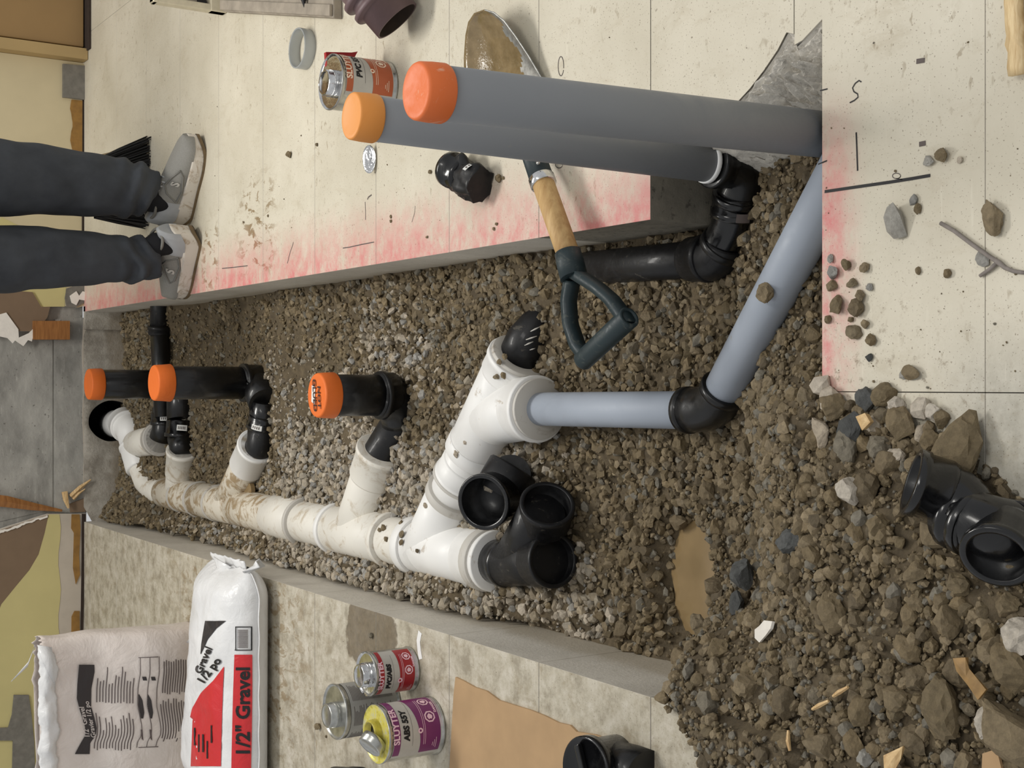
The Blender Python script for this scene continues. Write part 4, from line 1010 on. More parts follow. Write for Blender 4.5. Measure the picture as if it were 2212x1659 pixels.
def screw_cap(t, c, d, r, hh, mat='tin'):
    mb = MB(); mb.lathe(c, d, [(0, r * .97), (.001, r), (hh * .45, r), (hh * .5, r * .96), (hh * .9, r * .96), (hh, r * .88), (hh - .0015, r * .80), (hh - .0015, 0)], 40); return mb.build('screw_cap', mat, t)
def can_at(px_front, py_front, px_top, py_top, r):
    b = P(px_front, py_front); c = V((b.x, b.y + r, 0)); tp = PY(px_top, py_top, c.y); return V((c.x, c.y, 0)), tp.z
b, h = can_at(964, 1580, 812, 1588, .0555)
t, S, o, h = can('purple labelled solvent can with its cap off, rim smeared yellow', b, .0555, h, .42, 'label_purple', 'print_pink', ('SLUYTER', 'ABS 55Y'), -.0, 'tin', 'tin_yellowed')
mb = MB(); mb.lathe(o + V((.002, .004, h - .004)), (0, 0, 1), [(0, .027), (.003, .025), (.005, .026), (.008, .024), (.010, .0255), (.014, .024), (.016, .0235), (.016, .021), (.002, .020), (.002, 0)], 36); mb.build('threaded_neck', 'glue_yellow', t)
mb = MB(); mb.lathe(o + V((.002, .004, h - .0015)), (0, 0, 1), [(0, .0), (0, .020)], 24); mb.build('can_mouth', 'ink_and_shade_black', t)
cp = PY(800, 1612, o.y - .012); screw_cap(t, cp - V((-.010, -.002, .012)), V((-.62, -.16, .77)), .0265, .020)
b, h = can_at(908, 1452, 790, 1458, .0435)
t, S, o, h = can('small red labelled solvent can with silver screw cap', b, .0435, h, .0, 'label_red', 'print_pink', ('SLUYTER', 'PVC/ABS'), -.05, 'tin', 'tin_bright', False, .2)
screw_cap(t, o + V((-.002, 0, h - .004)), (0, 0, 1), .0245, .020, 'tin_bright')
b, h = can_at(868, 1532, 722, 1523, .0550)
t, S, o, h = can('plain grey can showing only its small print, behind the red can', b, .055, h, .05, None, None, None, 0, 'tin', 'tin', True)
screw_cap(t, o + V((-.006, 0, h - .004)), (0, 0, 1), .0255, .022, 'tin')
b, h = can_at(861, 182, 713, 177, .0560)
t, S, o, h = can('rust orange labelled solvent can behind the grey risers', b, .056, h, .62, 'label_rust', 'print_cream', ('SLUYTER', 'PVC 55Y'), .0, 'tin', 'tin_bright')
screw_cap(t, o + V((-.004, -.004, h - .004)), (0, 0, 1), .0275, .020, 'tin_bright')
rp = thing('red_wrapper', 'dark red paper wrapper standing behind the rust orange can', 'wrapper', (o.x + .06, o.y + .02, 0))
wy_ = o.y + .012; wa, wb = PY(709, 110, wy_), PY(770, 111, wy_)
mb = MB(); mb.prism([(wa.x, wa.z), (wa.x - .03, wa.z - .002), (wa.x - .03, wb.z), (wa.x - .004, wb.z), (wb.x + .003, wb.z - .008), (wb.x - .001, wb.z + .006)], lambda a, b_, d: (a, wy_ + .020 - d, b_), .010); mb.build('wrapper_sheet', 'label_red', rp)
mb = MB(); mb.box((wa.x - .024, wy_ + .034, wb.z / 2 + .01), (.006, .02, wb.z / 2 + .01)); mb.build('wrapper_fold', 'label_red', rp)

# ---- ring, ribbed coupling, crate, dish
m = NT('clear_plastic', 0.25); m.b.inputs['Transmission Weight'].default_value = 0.45; m.color(srgb(196, 200, 200))
rg = P(664, 107, 0)
mb = MB(); mb.lathe(rg, (0, 0, 1), [(0, .0435), (0, .046), (.001, .0465), (.026, .0465), (.027, .046), (.027, .0435), (.026, .043), (.001, .043), (0, .0435)], 48)
tag(mb.build('plastic_ring', 'clear_plastic'), 'cloudy clear plastic ring lying flat on the pale floor', 'ring')
simple('rubber_maroon', (100, 80, 82), 0.5, var=0.1, scale=30, bump=0.2, bscale=200)
mc = P(858, 45, .044); md = V((-.75, -.35, -.55)).normalized()
mb = MB(); mb.lathe(mc, md, [(0, .046), (0, .050), (-.045, .050), (-.047, .061), (-.050, .062), (-.056, .062), (-.060, .053), (-.072, .053), (-.074, .064), (-.078, .065), (-.084, .065), (-.088, .056), (-.125, .057), (-.128, .074), (-.132, .075), (-.142, .075), (-.146, .060), (-.20, .060)], 48)
mb.lathe(mc, md, [(0, .046), (-.15, .046), (-.15, 0)], 48, 1)
tag(mb.build('ribbed_coupling', ['rubber_maroon', 'dark_gap']), 'maroon ribbed rubber coupling lying on its side at the far frame edge', 'pipe fitting')
simple('crate_grey', (150, 140, 126), 0.8, var=0.2, scale=25, bump=0.3, bscale=80); simple('crate_cream', (212, 202, 176), 0.5, var=0.08)
bd2 = thing('grey_board', 'flat grey board lying on the floor at the far frame edge', 'board', P(620, 20, 0))
c_a, c_b = P(740, 42, 0), P(498, 28, 0)
mb = MB(); mb.prism([(c_a.x, c_a.y), (c_b.x, c_b.y), (c_b.x + .5, c_b.y + .02), (c_a.x + .5, c_a.y + .02)], lambda a, b_, d: (a, b_, .022 - d), .022); bevel(mb.build('board_panel', 'crate_grey', bd2), .003)
mb = MB(); mb.prism([(c_a.x + .004, c_a.y + .004), (c_b.x + .004, c_b.y), (c_b.x + .03, c_b.y), (c_a.x + .03, c_a.y + .004)], lambda a, b_, d: (a, b_, .030 - d), .008); bevel(mb.build('edge_batten', 'crate_grey', bd2), .002)
mk = P(660, 24, .026)
mb = MB(); mb.tube([mk, mk + V((.018, 0, .004)), mk + V((.025, 0, .005)), mk + V((.12, .01, .005))], [.001, .004, .0065, .0065], 12); tag(mb.build('marker_pen', 'ink_and_shade_black'), 'black marker pen lying on the flat grey board', 'pen')
ct = thing('framed_panel', 'upright cream framed panel behind the grey board at the frame edge', 'panel', P(480, 10, 0))
f0 = P(494, 26, 0); fY = f0.y + .012; fz = PY(331, 12, fY).z; fw = .45
def bar(name, x0_, x1_, z0_, z1_, y0_, y1_, mat):
    mb = MB(); mb.box(((x0_ + x1_) / 2, (y0_ + y1_) / 2, (z0_ + z1_) / 2), ((x1_ - x0_) / 2, (y1_ - y0_) / 2, (z1_ - z0_) / 2)); return bevel(mb.build(name, mat, ct), .003)
bar('frame_post', f0.x, f0.x + .018, 0, fz, fY, fY + .03, 'crate_cream'); bar('frame_post', f0.x + fw - .018, f0.x + fw, 0, fz, fY, fY + .03, 'crate_cream')
bar('frame_rail', f0.x, f0.x + fw, fz - .014, fz, fY - .001, fY + .031, 'crate_cream'); bar('frame_rail', f0.x, f0.x + fw, 0, .045, fY - .001, fY + .031, 'crate_cream')
bar('back_panel', f0.x + .01, f0.x + fw - .01, .01, fz - .01, fY + .022, fY + .028, 'crate_grey')
bar('latch', f0.x + .018, f0.x + .030, .05, .075, fY + .012, fY + .022, 'ink_and_shade_black')
mb = MB(); dc = P(798, 344, .012)
mb.grid(24, 8, lambda u, v: dc + V((.030 * v * math.cos(2 * math.pi * u), .012 * v * math.sin(2 * math.pi * u), .010 * v * math.sin(2 * math.pi * u) - .004 * (1 - v * v) + .002 * mnoise.noise(V((u * 5, v * 3, 0))))), 0, True, True)
ds = mb.build('bent_lid', 'tin_bright'); sm_ = ds.modifiers.new('thickness', 'SOLIDIFY'); sm_.thickness = .0015
tag(ds, 'bent shiny metal lid tilted on the floor beside the amber cap', 'lid')

# ---- shovel
m = NT('wet_mud', 0.12); pos = m.coord('World')
m.color(m.ramp(m.noise(40, 5, 0.6, pos), [(0.3, srgb(112, 94, 62)), (0.7, srgb(140, 120, 86))])); m.bump(m.noise(130, 4, 0.6, pos), 0.35, 0.003); m.b.inputs['Coat Weight'].default_value = .6; m.b.inputs['Coat Roughness'].default_value = .05
m = NT('shovel_steel', 0.4, 0.7); m.color(m.ramp(m.noise(60, 5, 0.7), [(0.3, srgb(120, 120, 116)), (0.7, srgb(196, 196, 192))]))
dirty('shovel_green', (28, 44, 48), (120, 122, 112), 0.42, (0.55, 0.75), 0.45, 40)
sh = thing('shovel', 'D handled shovel with a mud coated blade lying across the trench edge', 'shovel', P(1120, 250, 0))
E1 = [(1003, 200, .020), (1003, 165, .026), (1003, 120, .034), (1006, 75, .044), (1012, 46, .050), (1024, 28, .054), (1046, 20, .056)]
E2 = [(1186, 200, .010), (1170, 165, .014), (1142, 118, .022), (1114, 76, .034), (1090, 44, .045), (1068, 26, .052), (1048, 20, .056)]
E1 = [P(*e) for e in E1]; E2 = [P(*e) for e in E2]
def poly(L, t):
    k = t * (len(L) - 1); i = min(int(k), len(L) - 2); return L[i].lerp(L[i + 1], k - i)
def blade(u, v):
    a, b_ = poly(E1, v), poly(E2, v); p = a.lerp(b_, u); dip = .020 * (1 - v) + .008
    p.z = max(.0015, p.z - dip * (1 - (2 * u - 1) ** 4) * (1 - v ** 6)); return p
mb = MB(); nu, nv = 29, 25; mb.grid(nu, nv, blade)
for i, fidx in enumerate(mb.f):
    u = (i % (nu - 1)) / (nu - 1); mb.m[i] = 1 if u > .72 + .05 * math.sin(i * .03) else 0
bo = mb.build('blade', ['wet_mud', 'shovel_steel'], sh); so = bo.modifiers.new('thickness', 'SOLIDIFY'); so.thickness = .0022; so.offset = -1
s0 = P(1095, 195, .022); s1 = P(1140, 300, .034); s2 = P(1172, 392, .046); s3 = P(1226, 545, .052); s4 = P(1240, 600, .052)
mb = MB(); mb.tube([s0, s0.lerp(s1, .5), s1, s2], [.010, .016, .0195, .0205], 24); mb.build('socket', 'shovel_green', sh)
sd_ = (s3 - s2).normalized(); ring('ferrule', s2, sd_, .015, .0222, .016, 'tin_bright', sh)
mb = MB(); mb.lathe(P(1163, 352, .060), (0, -.3, 1), [(0, 0), (0, .004), (.003, .003), (.004, 0)], 12); mb.build('rivet', 'tin', sh)
solid_pipe('shaft', s2, s3 + sd_ * .01, .0188, 'shovel_wood', sh, 28)
mb = MB(); mb.tube([s3, s3.lerp(s4, .4), s4], [.0215, .0225, .0225], 24); mb.build('grip_collar', 'shovel_green', sh)
mb = MB(); rv = P(1219, 577, .066); mb.lathe(rv, (-.5, -.3, .9), [(-.004, .0065), (.002, .0065), (.004, .004), (.0045, 0)], 16); mb.build('rivet', 'tin', sh)
gA = [s4 + V((-.004, .006, 0)), P(1228, 650, .052), P(1232, 700, .050), P(1247, 745, .046), P(1268, 772, .042)]
gB = [s4 + V((.006, -.006, 0)), P(1292, 622, .052), P(1322, 648, .050), P(1345, 680, .046), P(1356, 700, .042)]
def strap(name, pts_, w0, th):
    mb = MB(); n = 22; pr = []
    for i in range(n): pr.append(poly(pts_, i / (n - 1)))
    sec = [(-1, -1), (1, -1), (1.15, 0), (1, 1), (-1, 1), (-1.15, 0)]; vs = []
    for i, p in enumerate(pr):
        d = (pr[min(i + 1, n - 1)] - pr[max(i - 1, 0)]).normalized(); s = V((0, 0, 1)).cross(d).normalized(); k = 1 - .15 * math.sin(math.pi * i / (n - 1))
        for a, b_ in sec: vs.append(p + s * a * th * k + V((0, 0, 1)) * b_ * w0)
    fs = [(i * 6 + j, i * 6 + (j + 1) % 6, (i + 1) * 6 + (j + 1) % 6, (i + 1) * 6 + j) for i in range(n - 1) for j in range(6)]
    mb.add(vs, fs, 0, True); mb.add(vs[:6], [(0, 1, 2, 3, 4, 5)]); mb.add(vs[-6:], [(5, 4, 3, 2, 1, 0)]); return mb.build(name, 'shovel_green', sh)
strap('grip_arm', gA, .012, .0075); strap('grip_arm', gB, .012, .0075)
mb = MB(); g_a, g_b = P(1262, 776, .042), P(1354, 690, .042); L_ = (g_b - g_a).length
mb.lathe(g_a, g_b - g_a, [(-.008, 0), (-.008, .014), (-.004, .0165), (L_ + .006, .0175), (L_ + .008, .016), (L_ + .008, .012), (L_ - .01, .011), (L_ - .01, 0)], 28); mb.build('grip_bar', 'shovel_green', sh)

# ---- wood, twig, cardboard
wd = thing('split_wood_strip', 'pale split wood strip at the near right frame edge', 'wood', P(2196, 80, 0))
a0, a1, a2_ = P(2184, -60, 0), P(2190, 60, 0), P(2196, 168, 0)
mb = MB(); mb.grid(3, 14, lambda u, v: poly([a0, a1, a2_], v) + V((.004 * mnoise.noise(V((v * 9, 0, 0))), -.001 - u * .020 + .003 * mnoise.noise(V((v * 8, u * 3, 1))), .009 + .003 * mnoise.noise(V((v * 12, u * 5, 2)))))); so = mb.build('splintered_face', 'wood_pale', wd)
sm_ = so.modifiers.new('thickness', 'SOLIDIFY'); sm_.thickness = .008; sm_.offset = -1
tw = thing('twig', 'thin grey forked twig lying on the near floor panels', 'twig', P(2120, 540, 0))
simple('twig_grey', (130, 122, 116), 0.8, var=0.2, scale=80)
mb = MB(); mb.tube([P(2032, 482, .004), P(2060, 498, .004), P(2100, 528, .004), P(2140, 556, .004), P(2156, 566, .004), P(2170, 578, .004), P(2190, 586, .004), P(2220, 590, .004)], [.0026, .0026, .0026, .0026, .0032, .0026, .0024, .002], 8); mb.build('main_stem', 'twig_grey', tw)
mb = MB(); mb.tube([P(2154, 567, .004), P(2140, 580, .004), P(2117, 596, .003)], [.0026, .0024, .0022], 8); mb.build('side_stem', 'twig_grey', tw)
simple('cardboard', (174, 143, 106), 0.85, var=0.08, scale=14, bump=0.1, bscale=400)
cbp = [(968, 1720), (975, 1659), (984, 1500), (988, 1462), (1005, 1470), (1030, 1484), (1055, 1492), (1082, 1512), (1120, 1524), (1150, 1533), (1180, 1545), (1210, 1560), (1236, 1566), (1250, 1580), (1290, 1586), (1330, 1600), (1367, 1614), (1365, 1720)]
mb = MB(); mb.prism([(P(a, b_).x, P(a, b_).y) for a, b_ in cbp], lambda a, b_, d: (a, b_, .0045 - d), .004); o = mb.build('cardboard_sheet', 'cardboard')
tag(o, 'torn brown cardboard sheet lying on the left floor', 'cardboard')
mb = MB(); mb.prism([(P(a, b_).x, P(a, b_).y) for a, b_ in ((2199, 1610), (2230, 1600), (2260, 1720), (2195, 1700))], lambda a, b_, d: (a, b_, .062 - d), .004); tag(mb.build('cardboard_scrap', 'cardboard'), 'small cardboard scrap in the corner of the spoil heap', 'cardboard')

# ---- gravel bags
m = NT('bag_white', 0.32); pos = m.coord('World')
m.color(m.ramp(m.noise(8, 4, 0.6, pos), [(0.3, srgb(214, 214, 214)), (0.7, srgb(232, 232, 232))])); m.bump(m.noise(26, 5, 0.6, pos, 0.6), 0.30, 0.012); m.b.inputs['Subsurface Weight'].default_value = 0.0
m = NT('bag_film', 0.38); pos = m.coord('World')
m.color(m.ramp(m.noise(6, 4, 0.6, pos), [(0.3, srgb(212, 200, 192)), (0.7, srgb(228, 219, 212))])); m.bump(m.noise(16, 4, 0.6, pos, 0.5), 0.30, 0.02)
m.b.inputs['Transmission Weight'].default_value = 0.0
def printed(name, rgb, rough=.34):
    m = NT(name, rough); pos = m.coord('World'); c = srgb(*rgb); m.color(m.ramp(m.noise(20, 4, .6, pos), [(.3, tuple(v * .9 for v in c)), (.7, c)])); m.bump(m.noise(26, 5, 0.6, pos, 0.6), 0.30, 0.012)
printed('bag_red', (206, 44, 48)); printed('bag_black', (44, 40, 40)); printed('bag_ink', (26, 22, 22)); printed('film_ink', (96, 84, 82), .5); printed('film_black', (50, 44, 44), .5); printed('film_pale', (206, 196, 190), .5)
# the full bag lying flat: pillow with a seam all round
bx0, bx1 = -1.04, -.452; by0, by1 = 3.045, 3.46; zs = .048
def bag_pt(s, w, top=True, off=0.0):
    """s 0..1 right to left, w -1 front .. 1 back"""
    X = bx1 + (bx0 - bx1) * s
    e = min(1, max(0.0, s / .12)) if s < .12 else (min(1, (1 - s) / .16) if s > .84 else 1); e = math.sin(e * math.pi / 2) ** .7
    dp = (by1 - by0) * (.78 + .24 * s); wy = dp / 2 * (.76 + .24 * e); yc = by0 + dp / 2 - .004 * (1 - e)
    k = (1 - abs(w) ** 2.6) ** .55 if abs(w) < 1 else 0
    wr = .006 * mnoise.noise(V((X * 14, w * 3, 3))) + .003 * mnoise.noise(V((X * 40, w * 9, 5)))
    z0 = zs + .012 * (1 - e)
    z = z0 + ((.074 + .020 * s) * e + .004) * k + wr * k if top else z0 - (z0 - .001) * (1 - abs(w) ** 5) ** .5 * (.35 + .65 * e) * (1 if abs(w) < 1 else 0)
    ex = 0 if s > .02 else .004 * mnoise.noise(V((w * 6, 0, 0)))
    return V((X + ex, yc + wy * w, z + off))
gb = thing('gravel_bag', 'full white and red bag of gravel lying flat beside the trench', 'bag', (-.7, 3.25, 0))
mb = MB(); mb.grid(64, 44, lambda u, v: bag_pt(u, -1 + 2 * v)); mb.grid(64, 30, lambda u, v: bag_pt(u, -1 + 2 * v, False)); mb.build('bag_body', 'bag_white', gb)
mb = MB(); mb.grid(64, 2, lambda u, v: bag_pt(u, -1) + V((0, -.0015 - .006 * v, .001 * math.sin(u * 40)))); o = mb.build('side_seam', 'bag_white', gb); sm_ = o.modifiers.new('thickness', 'SOLIDIFY'); sm_.thickness = .002
# gathered right-hand end with two ears
def ear(name, pts_, mat='bag_white'):
    mb = MB(); n = len(pts_); c = sum(pts_, V((0, 0, 0))) / n
    mb.add(pts_ + [c + V((.004, -.006, .004))], [(i, (i + 1) % n, n) for i in range(n)], 0, True); o = mb.build(name, mat, gb); s = o.modifiers.new('thickness', 'SOLIDIFY'); s.thickness = .002; return o
mb = MB(); mb.grid(24, 4, lambda u, v: bag_pt(0, -.92 + 1.84 * u) + V((.020 * v, 0, .010 * v * mnoise.noise(V((u * 7, v, 0))) + .006 * v))); o = mb.build('hem', 'bag_white', gb); sm_ = o.modifiers.new('thickness', 'SOLIDIFY'); sm_.thickness = .003
q_ = bag_pt(.0, -.86); ear('corner_ear', [q_ + V((-.02, .05, .004)), q_ + V((-.01, -.008, 0)), P(573, 1222, .05), P(560, 1206, .075), P(552, 1212, .085), P(560, 1226, .075)])
q_ = bag_pt(.0, .86); ear('corner_ear', [q_ + V((-.03, -.07, .02)), P(500, 1226, .075), P(480, 1215, .085), P(461, 1203, .095), P(466, 1222, .085), P(472, 1236, .075), q_ + V((-.05, .0, .01))])
q_ = bag_pt(.5, 1); ear('loose_fold', [P(432, 1350, .10), P(414, 1372, .10), P(402, 1388, .10), P(430, 1392, .10), P(440, 1370, .095)])
def proj_x(p):
    q = p - CAM; return 1106 - F_PX * q.dot(C_U) / q.dot(C_F)
def proj_y(p):
    q = p - CAM; return 1659 - (829.5 + F_PX * q.dot(C_R) / q.dot(C_F))
def on_bag(px, py, off=.0016):
    """point of the bag's upper skin under this part of the print"""
    s = .5; w_ = 0.0
    for _ in range(14):
        p = bag_pt(s, w_); ex, ey = px - proj_x(p), py - proj_y(p)
        p1 = bag_pt(min(.99, s + .01), w_); p2 = bag_pt(s, min(.999, w_ + .01))
        a = (proj_x(p1) - proj_x(p)) / .01; b_ = (proj_x(p2) - proj_x(p)) / .01; c = (proj_y(p1) - proj_y(p)) / .01; d = (proj_y(p2) - proj_y(p)) / .01
        D = a * d - b_ * c
        if abs(D) < 1e-6: break
        s = min(.985, max(.01, s + .8 * (ex * d - b_ * ey) / D)); w_ = min(.985, max(-.985, w_ + .8 * (a * ey - c * ex) / D))
    p = bag_pt(s, w_); nrm = (bag_pt(s, min(.99, w_ + .01)) - bag_pt(s, w_ - .01)).cross(bag_pt(min(.99, s + .01), w_) - bag_pt(max(.0, s - .01), w_)).normalized()
    if nrm.z < 0: nrm = -nrm
    return p + nrm * off
def print_patch(name, left, right, mat, parent, fn, n=30, m_=10, off=.0016):
    """left / right: pixel polylines (same direction); filled between them"""
    A = [V((x, y, 0)) for x, y in left]; B_ = [V((x, y, 0)) for x, y in right]; mb = MB()
    def f_(u, v):
        q = poly(A, v).lerp(poly(B_, v), u); return fn(q.x, q.y, off)
    mb.grid(m_, n, f_); return mb.build(name, mat, parent, False)
print_patch('red_strip', [(507, 1414), (504, 1500), (502, 1580), (500, 1675)], [(545, 1414), (545, 1500), (544, 1580), (542, 1675)], 'bag_red', gb, on_bag)
lettering('lettering', '1/2" Gravel', .062, lambda a, b_: on_bag(*((lambda q: (527 - b_ * 650, 1537 - a * 680))(0)), .003), 'bag_ink', gb, .0018)
print_patch('red_panel', [(484, 1440), (462, 1470), (436, 1495), (416, 1530), (409, 1560), (405, 1655)], [(485, 1441), (483, 1475), (482, 1500), (481, 1530), (480, 1560), (478, 1655)], 'bag_red', gb, on_bag)
print_patch('black_panel', [(444, 1341), (440, 1365), (436, 1390), (434, 1412)], [(489, 1341), (468, 1358), (449, 1382), (435, 1413)], 'bag_black', gb, on_bag)
lettering('lettering', 'Gravel', .040, lambda a, b_: on_bag(442 + a * 230 - b_ * 520, 1426 - a * 520 - b_ * 220, .003), 'bag_ink', gb, .0012)
lettering('lettering', '1/2 po', .042, lambda a, b_: on_bag(454 + a * 370 - b_ * 520, 1449 - a * 480 - b_ * 280, .003), 'bag_ink', gb, .0014)
for i, (x_, y0_, y1_) in enumerate(((439, 1572, 1614), (446, 1586, 1610), (450, 1586, 1604), (437, 1600, 1604), (443, 1566, 1608))):
    print_patch('print_line', [(421 + i * 9, y0_), (421 + i * 9, y0_ + 38)], [(424 + i * 9, y0_), (424 + i * 9, y0_ + 38)], 'bag_ink', gb, on_bag, 8, 2, .003)
# bar code panel
for (L_, R_) in (([(509, 1353), (509, 1405)], [(511, 1353), (511, 1405)]), ([(542, 1353), (542, 1405)], [(545, 1353), (545, 1405)]), ([(509, 1353), (509, 1355)], [(545, 1353), (545, 1355)]), ([(508, 1403), (508, 1405)], [(545, 1403), (545, 1405)])):
    print_patch('barcode_frame', L_, R_, 'bag_ink', gb, on_bag, 12, 8, .0022)
for i in range(15): print_patch('barcode_bar', [(514, 1360 + i * 2.7), (514, 1361.3 + i * 2.7)], [(536, 1360 + i * 2.7), (536, 1361.3 + i * 2.7)], 'ink_grey', gb, on_bag, 2, 6, .0022)

# the half empty bag standing behind it
sb = thing('gravel_bag', 'open translucent gravel bag standing half empty behind the full bag', 'bag', (-1.0, 3.62, 0))
sY = 3.56; sx1 = PY(220, 1368, sY).x; sx0 = sx1 - .50
def film_front(X, z):
    return sY + .010 * mnoise.noise(V((X * 7, z * 5, 1))) + .004 * mnoise.noise(V((X * 18, z * 16, 4))) + .03 * max(0, z - .22) ** 1 - .012 * math.sin(max(0, min(1, z / .28)) * math.pi)
ztop = PY(92, 1480, sY).z
def film(u, v):
    t = u * 2 * math.pi; z = ztop * v
    a = math.cos(t); b_ = math.sin(t)
    X = (sx0 + sx1) / 2 + (sx1 - sx0) / 2 * math.copysign(abs(a) ** .35, a) * (1 - .04 * (1 - v) + .02 * mnoise.noise(V((v * 4, 1, 2)))); dep = .16 * (1 - .45 * v ** 2)
    yf = film_front(X, z); k = (math.copysign(abs(b_) ** .5, b_) + 1) / 2
    y = yf + dep * k
    if v > .93: z += .012 * mnoise.noise(V((u * 22, 0, 7))) + .010 * mnoise.noise(V((u * 60, 0, 7)))
    return V((X, y, max(z, .001)))
mb = MB(); mb.grid(128, 40, film, 0, True, True); mb.add([film(i / 128, 0) for i in range(128)], [tuple(range(128))]); o = mb.build('bag_film', 'bag_film', sb); sm_ = o.modifiers.new('thickness', 'SOLIDIFY'); sm_.thickness = .0012
# bright folded-over hem
def hemf(u, v):
    X = sx1 - .015 - .44 * u; zb = ztop - .004 + .01 * mnoise.noise(V((u * 9, 0, 3)))
    z = zb + .012 - (.050 * (.9 + .3 * mnoise.noise(V((u * 6, 0, 8))))) * v * (1 if u > .06 else u / .06)
    return V((X, film_front(X, min(z, ztop)) - .006 - .018 * math.sin(math.pi * v) * (.7 + .5 * mnoise.noise(V((u * 11, v * 2, 2)))), z + .006 * mnoise.noise(V((u * 30, v * 4, 5)))))
mb = MB(); mb.grid(60, 10, hemf); o = mb.build('torn_hem', 'bag_white', sb); sm_ = o.modifiers.new('thickness', 'SOLIDIFY'); sm_.thickness = .0015
pk = PY(80, 1393, sY - .02)
mb = MB(); mb.add([pk, PY(112, 1398, sY - .02), PY(118, 1480, sY - .025), PY(96, 1440, sY - .025)], [(0, 1, 3), (1, 2, 3)], 0, True); mb.add([pk + V((0, 0, .004)), PY(62, 1430, sY - .03), PY(24, 1473, sY - .03), PY(60, 1440, sY - .028)], [(0, 1, 2, 3)], 0, True)
o = mb.build('torn_strip', 'bag_white', sb); sm_ = o.modifiers.new('thickness', 'SOLIDIFY'); sm_.thickness = .0015
def on_film(px, py, off=.002):
    p = PY(px, py, sY)
    for _ in range(4): p = PY(px, py, film_front(p.x, max(0, p.z)) - off)
    return p
_WL = [(171, 1436), (167, 1478), (166, 1509), (173, 1536), (183.6, 1568.6), (185, 1587), (173, 1607.6), (161.7, 1629)]; _WR = [(203.8, 1433), (204.6, 1451), (197.6, 1487), (196.8, 1525), (203.8, 1550), (209, 1571.7), (207, 1589), (195, 1604.5), (193.7, 1630)]
def _wi(L, y): return float(np.interp(y, [q[1] for q in L], [q[0] for q in L]))
wv = lambda y: _wi(_WR, y) - 201
ysb = [1436 + i * 193 / 48 for i in range(49)]
print_patch('black_wave', [(_wi(_WL, y), y) for y in ysb], [(_wi(_WR, y), y) for y in ysb], 'film_black', sb, on_film, 60, 6, .003)
lettering('lettering', '1/2" Gravel', .026, lambda a, b_: on_film(183 - b_ * 620 - a * 110, 1560 - a * 560, .0045), 'film_pale', sb, .0004)
lettering('lettering', 'Gravier 1/2 po', .0235, lambda a, b_: on_film(195 - b_ * 620 - a * 110, 1554 - a * 560, .0045), 'film_pale', sb, .0004)
rl = random.Random(5)
def print_lines(x0_, x1_, step, ya, yb, jit, th=2.2, slope=0.0):
    x_ = x0_
    while x_ < x1_:
        a_ = ya + rl.uniform(0, jit[0]); b2 = yb - rl.uniform(0, jit[1])
        ysx = [a_ + (b2 - a_) * i / 8 for i in range(9)]
        print_patch('print_line', [(x_ + wv(y) * .5, y) for y in ysx], [(x_ + th + wv(y) * .5, y) for y in ysx], 'film_ink', sb, on_film, 14, 2, .003); x_ += step
print_lines(210, 292, 6.5, 1440, 1520, (40, 4)); print_lines(206, 285, 6.5, 1540, 1622, (38, 6)); print_lines(352, 402, 5.2, 1424, 1500, (6, 6)); print_lines(348, 402, 5.6, 1508, 1606, (14, 12))
for (L_, R_) in (((300, 1421), (296, 1615)), ((321, 1419), (317, 1613)), ((341, 1418), (337, 1612))):
    ysx = [L_[1] + (R_[1] - L_[1]) * i / 16 for i in range(17)]; xsx = [L_[0] + wv(y) * .8 for y in ysx]
    print_patch('print_rule', list(zip(xsx, ysx)), [(x_ + 1.6, y) for x_, y in zip(xsx, ysx)], 'film_ink', sb, on_film, 40, 2, .003)
for yy in (1420, 1614): print_patch('print_rule', [(299, yy), (299, yy + 1.5)], [(342, yy - 2), (342, yy)], 'film_ink', sb, on_film, 2, 12, .003)
for x_ in (301, 320):
    print_patch('print_figure', [(x_ + wv(y) * .8 + 1, y) for y in (1500, 1512, 1524, 1540, 1552)], [(x_ + wv(y) * .8 + k, y) for y, k in zip((1500, 1512, 1524, 1540, 1552), (3, 10, 12, 11, 6))], 'film_black', sb, on_film, 16, 4, .003)
    print_patch('print_figure', [(x_ + 6, 1462), (x_ + 8, 1470)], [(x_ + 15, 1462), (x_ + 17, 1470)], 'film_black', sb, on_film, 4, 4, .003)
    print_patch('print_figure', [(x_ + 3, 1576), (x_ + 5, 1596)], [(x_ + 7, 1576), (x_ + 9, 1600)], 'film_ink', sb, on_film, 4, 4, .003)

# ---- broom behind the legs
simple('bristle_black', (24, 24, 26), 0.7, var=0.3, scale=80); simple('broom_tan', (150, 132, 100), 0.7, var=0.2)
br = thing('broom', 'black bristled broom standing on the floor behind the legs', 'broom', P(318, 400, 0))
ba, bb_ = P(320, 297, 0), P(316, 492, 0); ta, tb = PY(206, 346, ba.y), PY(206, 470, ba.y)
mb = MB(); rb = random.Random(2)
for i in range(420):
    u = rb.random(); w_ = rb.uniform(-.022, .022); f0 = ta.lerp(tb, u) + V((0, w_ * .7, 0)); f1 = ba.lerp(bb_, u) + V((rb.uniform(-.006, .006), w_ * 1.5, rb.uniform(0, .006)))
    mb.tube([f0, f0.lerp(f1, .5) + V((rb.uniform(-.003, .003), 0, 0)), f1], [.0026, .0024, .0016], 4, 0, False)
mb.build('bristles', 'bristle_black', br, False)['kind'] = 'stuff'
mb = MB(); mb.prism([(ta.x - .002, ta.z - .01), (tb.x + .004, tb.z - .01), (tb.x + .012, tb.z + .028), (ta.x - .012, ta.z + .028)], lambda a, b_, d: (a, ba.y - .025 + d, b_), .05); bevel(mb.build('broom_head', 'bristle_black', br), .004)
